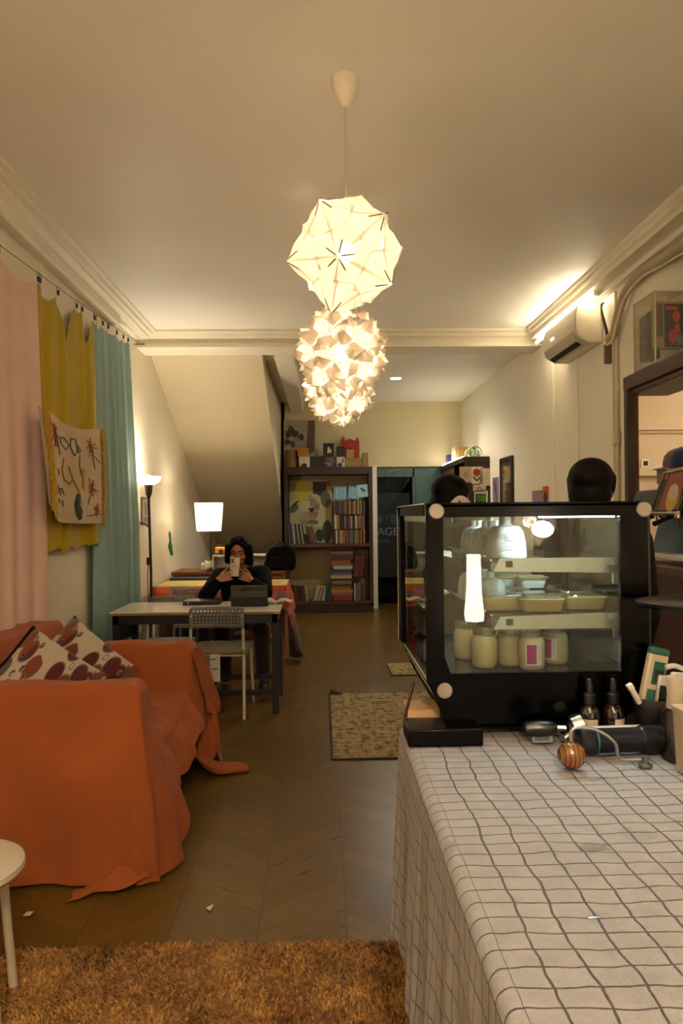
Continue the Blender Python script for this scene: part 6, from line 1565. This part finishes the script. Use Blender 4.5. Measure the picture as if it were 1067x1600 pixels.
# acrylic display box over the lintel
q0, q1 = 1.93, 2.115; by0, by1, bz0, bz1 = 4.21, 4.50, 2.264, 2.682
t = thing('acrylic_box', 'clear acrylic showcase standing on the dark wooden lintel', 'showcase', (2.02, 4.3, bz0))
MA = glassy('f4f2ec', 1.1, .02, .05)
for nm, b in (('front_panel', (q0, by0, bz0, q0+.004, by1, bz1)), ('end_panel', (q0, by0, bz0, q1, by0+.004, bz1)), ('end_panel', (q0, by1-.004, bz0, q1, by1, bz1)), ('top', (q0, by0, bz1-.004, q1, by1, bz1)), ('bottom', (q0, by0, bz0, q1, by1, bz0+.004))):
    MB().box(*b).build(nm, MA, t, smooth=False)
ed = MB(); ed.box(q0-.002, by0-.002, bz0, q0+.006, by0+.006, bz1); ed.box(q0-.002, by1-.006, bz0, q0+.006, by1+.002, bz1); ed.box(q0-.002, by0, bz1-.006, q0+.004, by1, bz1+.002); ed.box(q0, by0-.002, bz1-.006, q1, by0+.004, bz1+.002)
ed.build('polished_edges', mat('cabf9f', .2, var=.03), t, smooth=False)
one(MB().box(q0+.03, by0+.17, bz0+.06, q0+.06, by0+.28, bz0+.33), 'dark_case', mat('3f3830', .5, var=.3), 'dark slim boxed item at the back of the acrylic showcase', 'box', bevel=.003)
one(MB().box(q0+.065, by0+.15, bz0+.06, q0+.10, by0+.27, bz0+.36), 'brown_case', mat('51483c', .5, var=.3), 'taller brown boxed item beside the dark slim one in the showcase', 'box', bevel=.003)
sh = Sheet((q0+.012, by0+.02, bz0+.09), (.165, 0, 0), (0, 0, .27))
t = panel_thing('art_box', 'boxed toy with orange and blue artwork in the acrylic showcase', 'box', sh, 0, 0, mat('b5a88c', .6), .05)
sh.put('artwork', [rect(.32, .02, 1.0, .95)], mat('2c2c50', .6), t, 1); sh.put('orange_shapes', [ell(.75, .68, .14, .12), ell(.62, .25, .16, .15), ell(.78, .42, .10, .12), rect(.36, .82, .80, .90)], mat('d0442a', .6), t, 2)
sh.put('blue_shape', [ell(.85, .18, .12, .12)], mat('6a86a4', .6), t, 3); sh.put('side_strip', [rect(.03, .25, .06, .95)], mat('b03028', .6), t, 2); sh.put('grey_strip', [rect(.08, .25, .28, .95)], mat('6c6a64', .6, var=.5, scale=60), t, 2)

# ------------------------------------------------------------------ people
SKIN = NT('skin'); _n = SKIN.noise(12, 3); SKIN = SKIN.done(SKIN.bsdf(SKIN.mix(_n.outputs[0], lin('9a6248'), lin('b07a5a')), .5, 0, None, Subsurface_Weight=.0))
HAIR = NT('dark_hair'); _m = HAIR.n('Mapping'); HAIR.l(HAIR.coord(), _m.inputs[0]); _m.inputs['Scale'].default_value = (60, 60, 3); _n = HAIR.noise(2, 3, _m.outputs[0])
HAIR = HAIR.done(HAIR.bsdf(HAIR.mix(_n.outputs[0], lin('060403'), lin('120c09')), .55, 0, _n.outputs[0], .5, .004, Specular_IOR_Level=.08))
def hand(mb, wrist, f, n, flip, curls, spread=.35, thumb=(.6, .6), s=1.0, tcurl=.5):
    """five separate fingers; f: direction of the fingers, n: side the fingers curl to"""
    f = V(f).normalized(); n = V(n); n = (n - f*n.dot(f)).normalized(); sd = f.cross(n)*flip; w = V(wrist)
    kn = []
    for i, (off, L) in enumerate(((-.030, .074), (-.010, .082), (.010, .077), (.029, .060))):
        k = w + f*(.082-.004*abs(i-1.2))*s + sd*off*s + n*(-.002)*s; kn.append((k, L))
        mb.cap(w + f*.012*s + sd*off*.55*s, k, .0135*s, .0105*s, 10)
    mb.cap(w + sd*-.018*s + f*.03*s, w + sd*.018*s + f*.03*s, .014*s, .013*s, 10)
    for i, (k, L) in enumerate(kn):
        a = curls[i]; d = (f + sd*spread*(i-1.5)*.35).normalized(); p = k
        for seg, (fr, r0, r1) in enumerate(((.45, .0088, .0082), (.31, .0080, .0074), (.24, .0073, .0062))):
            d = (Matrix.Rotation(a*(1 if seg else .8), 3, f.cross(n)) @ d).normalized() if True else d
            q = p + d*L*fr*s*1.0; mb.cap(p, q, r0*s, r1*s, 10); p = q
    tb = w + f*.022*s - sd*.024*s + n*.006*s; td = (f*thumb[0] - sd*thumb[1] + n*.35).normalized(); t1 = tb + td*.040*s
    td2 = (td + f*tcurl + n*.2).normalized(); t2 = t1 + td2*.030*s; t3 = t2 + (td2+f*.3*tcurl).normalized()*.022*s
    mb.cap(tb, t1, .0125*s, .0105*s, 10); mb.cap(t1, t2, .0100*s, .0090*s, 10); mb.cap(t2, t3, .0088*s, .0070*s, 10)
def head(mb, c, M):
    """head about .225 tall, face towards -Y before M"""
    def P(x, y, z): return c + M @ V((x, y, z))
    mb.ball(P(0, .012, .030), (.076, .092, .088), 20, 14, M); mb.ball(P(0, -.020, -.030), (.060, .068, .082), 20, 14, M)
    mb.ball(P(0, -.042, -.088), (.026, .026, .020), 12, 8, M)
    mb.cap(P(0, -.088, .006), P(0, -.104, -.028), .008, .0125, 8)            # nose
    for s in (-1, 1):
        mb.ball(P(s*.013, -.094, -.030), (.009, .009, .008), 8, 6, M)
        mb.cap(P(s*.014, -.084, .026), P(s*.050, -.068, .024), .009, .008, 8)   # brows
        mb.ball(P(s*.046, -.058, -.028), (.020, .022, .024), 10, 8, M)          # cheeks
        mb.ball(P(s*.078, .012, -.012), (.009, .020, .031), 12, 8, M)           # ears
        mb.ball(P(s*.031, -.074, .006), (.0145, .010, .009), 10, 8, M)          # eyelids
    mb.cap(P(-.020, -.082, -.058), P(.020, -.082, -.058), .0065, .0065, 8); mb.cap(P(-.015, -.080, -.068), P(.015, -.080, -.068), .0075, .0075, 8)
def face_bits(t, body, c, M):
    def P(x, y, z): return c + M @ V((x, y, z))
    for s in (-1, 1):
        e = MB().ball(P(s*.031, -.0775, .005), (.0115, .009, .0065), 12, 8, M).build('eye', mat('97897b', .4), t); MB().ball(P(s*.031, -.0855, .005), (.0055, .003, .0055), 10, 8, M).build('iris', mat('160c08', .1), e)
        MB().tube([P(s*.014, -.0935, .027), P(s*.032, -.0905, .033), P(s*.052, -.0765, .028)], [.003, .0038, .002], 6).build('eyebrow', HAIR, t)
    MB().tube([P(-.021, -.0885, -.062), P(-.008, -.0925, -.060), (P(.008, -.0925, -.060)), P(.021, -.0885, -.062)], [.0015, .005, .005, .0015], 8, flat=.7).build('lips', mat('8a4438', .45), t)
def person(label, name='person'): return thing(name, label, 'person', (0, 0, 0))

# --- seated person photographing with a phone, elbows on the table
C = at(373, 862, 6.08); hc = V((C.x, 6.08, C.z-.005)); HM = Matrix.Rotation(R(10), 3, 'X') @ Matrix.Rotation(R(-3), 3, 'Z')
t = person('person with dark bob and black sweatshirt seated at the table, holding up a phone'); t.location = (hc.x, 6.25, 0)
ph = at(366.5, 886, 5.93); ph = V((ph.x, 5.93, ph.z))
shL = V((hc.x-.175, 6.20, .905)); shR = V((hc.x+.185, 6.20, .925))          # viewer's left / right shoulder
elL = V((hc.x-.245, 5.90, .775)); elR = V((hc.x+.225, 5.93, .785))
wrL = V((ph.x-.125, 5.905, .905)); wrR = V((ph.x+.135, 5.915, .895))
pel = V((hc.x+.0, 6.38, .52)); chest = V((hc.x+.005, 6.27, .80))
b = MB(); head(b, hc, HM)
b.cap(hc+V((0, .03, -.07)), hc+V((.0, .07, -.16)), .048, .055); b.ball(chest, (.15, .10, .17)); b.ball(pel+V((0, 0, .08)), (.15, .11, .16)); b.cap(pel, chest, .12, .12)
b.cap(shL, shR, .055, .055)
for sh_, el, wr in ((shL, elL, wrL), (shR, elR, wrR)): b.cap(sh_, el, .046, .038); b.cap(el, wr, .036, .024)
kneeL, kneeR = V((hc.x-.13, 5.95, .50)), V((hc.x+.19, 5.97, .50)); ftL, ftR = V((hc.x-.10, 5.92, .08)), V((hc.x+.20, 5.98, .08))
for kn, ft in ((kneeL, ftL), (kneeR, ftR)): b.cap(pel+V(((kn.x-pel.x)*.5, 0, 0)), kn, .075, .055); b.cap(kn, ft, .052, .035)
hand(b, wrL, (.86, .05, .28), (.3, .95, .1), -1, (.25, .35, .45, .5), .35, (.75, .50), .95, .6)
hand(b, wrR, (-.80, .04, .40), (-.3, .95, .1), 1, (.15, .30, .50, .60), .4, (.75, .50), .95, .6)
body = b.build('body', SKIN, t, remesh=.0042, smooths=3, angle=4)
face_bits(t, body, hc, HM)
c = MB(); c.ball(chest+V((0, 0, -.02)), (.185, .125, .20)); c.ball(pel+V((0, .0, .10)), (.18, .14, .19)); c.cap(pel+V((0, 0, .05)), chest, .145, .145); c.cap(shL, shR, .072, .072)
c.cap(hc+V((0, .06, -.175)), chest+V((0, 0, .05)), .060, .12)
for sh_, el, wr in ((shL, elL, wrL), (shR, elR, wrR)):
    c.cap(sh_, el, .070, .062); c.cap(el, el+(wr-el)*.78, .060, .042)
    for k in range(4): p = sh_.lerp(el, .3+.2*k); c.ball(p, (.072-.004*k, .068, .05))
c.build('sweatshirt', fabric('0d0c0e', 200, .2), t, remesh=.007, smooths=4, angle=4)
c = MB()
for kn, ft in ((kneeL, ftL), (kneeR, ftR)): c.cap(pel+V(((kn.x-pel.x)*.5, 0, 0)), kn, .095, .075); c.cap(kn, ft+V((0, 0, .06)), .072, .060)
c.cap(pel-V((.08, 0, 0)), pel+V((.08, 0, 0)), .13, .13); c.build('trousers', fabric('2a150e', 150, .2), t, remesh=.010, smooths=3, angle=4)
for ft in (ftL, ftR):
    c = MB(); c.cap(ft+V((0, .03, -.035)), ft+V((.01, -.12, -.045)), .042, .036); c.build('shoe', mat('2a2c30', .6), t, remesh=.008, smooths=2, angle=4)
def P(x, y, z): return hc + HM @ V((x, y, z))
h = MB()
h.ball(P(0, .026, .046), (.092, .098, .088), 22, 16, HM); h.ball(P(0, .055, -.03), (.090, .072, .105), 20, 14, HM)
for s, lo in ((-1, -.070), (1, -.088)):
    h.cap(P(s*.030, -.030, .108), P(s*.086, -.020, .03), .026, .024); h.cap(P(s*.088, -.012, .05), P(s*.092, .000, lo), .024, .028); h.cap(P(s*.08, .03, .03), P(s*.082, .035, lo), .034, .036)
h.cap(P(.010, -.060, .105), P(.062, -.066, .060), .014, .014); h.cap(P(.062, -.064, .060), P(.080, -.044, -.05), .013, .016)
h.cap(P(-.010, -.060, .105), P(-.060, -.060, .070), .012, .012); h.cap(P(-.062, -.054, .066), P(-.082, -.036, -.02), .011, .014)
h.build('hair', HAIR, t, remesh=.005, smooths=3, angle=4)
MB().grid(lambda a, b: (hc.x-.10+.075*a, 6.10-.02*b, .70+.07*b*(1-abs(2*a-1))), 6, 4).build('magenta_print', fabric('8c1c44'), t, solid=.002)
pt = thing('smartphone', 'white smartphone held upright in front of the seated face', 'phone', ph)
PM = Matrix.Rotation(R(-6), 3, 'X') @ Matrix.Rotation(R(4), 3, 'Y')
MB().obox(ph, (.076, .009, .150), PM).build('body', mat('c9c0aa', .3, var=.04), pt, bevel=.004)
MB().obox(ph+PM @ V((-.018, -.0052, .050)), (.026, .003, .034), PM).build('camera_block', mat('8f8672', .3), pt, bevel=.003)
for dz in (.058, .042): 
    l_ = MB().ball(ph+PM @ V((-.020, -.007, dz)), (.0065, .002, .0065), 12, 8).build('lens', mat('0a0a0c', .1), pt)
MB().tube([ph+PM @ V((-.022, -.0055, .0)), ph+PM @ V((.0, -.0055, .012)), ph+PM @ V((.022, -.0055, -.004)), ph+PM @ V((.01, -.0055, -.016))], .0025, 6).build('case_print', mat('8a6f38', .5), pt)

# --- two standing people behind the display case
def standing(label, hx, hy, top, yaw, shirt, pants, hair_fn, scale=1.0):
    t = person(label); hz = top-.118; hc = V((hx, hy, hz)); M = Matrix.Rotation(yaw, 3, 'Z')
    def W(x, y, z): return V((hx, hy, 0)) + M @ V((x, y, z))
    H = top; b = MB(); head(b, hc, M)
    b.cap(hc+V((0, 0, -.06)), W(0, .02, H*.845), .050, .055); b.ball(W(0, .02, H*.72), (.15, .10, .19), 20, 14, M); b.ball(W(0, .02, H*.55), (.155, .11, .13), 20, 14, M); b.cap(W(0, .02, H*.55), W(0, .02, H*.75), .12, .13)
    c = MB(); c.ball(W(0, .02, H*.715), (.175, .125, .21), 20, 14, M); c.cap(W(0, .02, H*.53), W(0, .02, H*.75), .14, .15); c.cap(W(-.13, .02, H*.80), W(.13, .02, H*.80), .065, .065); c.cap(W(0, .02, H*.80), W(0, .02, H*.84), .09, .065)
    tr = MB(); tr.cap(W(-.06, .02, H*.53), W(.06, .02, H*.53), .13, .13); sh = []
    for s in (-1, 1):
        sp_, el, wr = W(s*.165, .02, H*.80), W(s*.20, .03, H*.62), W(s*.17, -.13, H*.53)
        b.cap(sp_, el, .045, .036); b.cap(el, wr, .035, .024); hand(b, wr, M @ V((-s*.2, -.8, -.3)), M @ V((0, .1, -1)), s, (.3, .35, .4, .45))
        c.cap(sp_, el, .065, .055); c.cap(el, el.lerp(wr, .7), .054, .042)
        hip, kn, ft = W(s*.085, .02, H*.50), W(s*.09, .01, H*.28), W(s*.095, .03, .07)
        b.cap(hip, kn, .08, .052); b.cap(kn, ft, .05, .032); tr.cap(hip, kn, .095, .072); tr.cap(kn, ft, .070, .058)
        q = MB(); q.cap(ft+V((0, 0, -.03)), ft+M @ V((0, -.14, -.038)), .040, .032); sh.append(q)
    b.build('body', SKIN, t, remesh=.008, smooths=3, angle=4)
    c.build('shirt', shirt, t, remesh=.010, smooths=3, angle=4); tr.build('trousers', pants, t, remesh=.012, smooths=3, angle=4)
    for q in sh: q.build('shoe', mat('1a1614', .6), t, remesh=.01, smooths=2, angle=4)
    hm = MB(); hair_fn(hm, hc, M); hm.build('hair', HAIR, t, remesh=.007, smooths=3, angle=4)
    face_bits(t, None, hc, M); return t, hc, M
def short_hair(h, hc, M):
    P = lambda x, y, z: hc + M @ V((x, y, z))
    h.ball(P(0, .020, .038), (.090, .104, .086), 22, 16, M); h.ball(P(0, .050, -.025), (.084, .068, .080), 20, 14, M)
    for s in (-1, 1): h.cap(P(s*.078, .01, .04), P(s*.079, .018, -.01), .020, .014)
def long_hair(h, hc, M):
    P = lambda x, y, z: hc + M @ V((x, y, z))
    h.ball(P(0, .025, .035), (.102, .115, .095), 22, 16, M); h.ball(P(0, .07, -.05), (.10, .075, .12), 20, 14, M); h.cap(P(0, .075, -.1), P(0, .085, -.22), .085, .06)
    for s in (-1, 1): h.cap(P(s*.085, .02, .03), P(s*.092, .035, -.12), .030, .034)
p2 = at(925, 800, 2.95); t, hc2, M2 = standing('person with short black hair and a hoop earring, standing behind the case', p2.x, 2.95, 1.618, R(150), fabric('140d0b', 150, .15), fabric('15120f'), short_hair)
er = MB().tube([hc2+M2 @ V((.084+.012*math.cos(u), .004, -.062+.016*math.sin(u))) for u in [2*PI*k/16 for k in range(17)]], .0018, 6).build('earring', mat('c8b48a', .2, .9), t)
p3 = at(708, 780, 4.25); t, hc3, M3 = standing('person with long dark hair tied by a spotted white scarf, standing in the aisle', p3.x, 4.25, 1.622, R(115), fabric('1a1512', 150, .15), fabric('101010'), long_hair)
bn = thing('x', None, None); bpy.data.objects.remove(bn)
sc_ = MB().grid(lambda a, b: hc3 + V((-.06+.155*a, -.125-.012*math.sin(PI*a), -.085+.088*b*math.sin(PI*a)**.7+.0*a)), 18, 10).build('scarf', mat('cfc8bc', .7, var=.04), t, solid=.006)
sh = Sheet(hc3+V((-.06, -.145, -.085)), (.155, 0, 0), (0, 0, .088)); sh.put('spots', [ell(.3, .35, .04, .05), ell(.45, .62, .05, .06), ell(.62, .5, .04, .04), ell(.72, .25, .05, .04), ell(.25, .15, .04, .03), ell(.52, .25, .03, .05)], mat('1c1a18', .7), sc_)
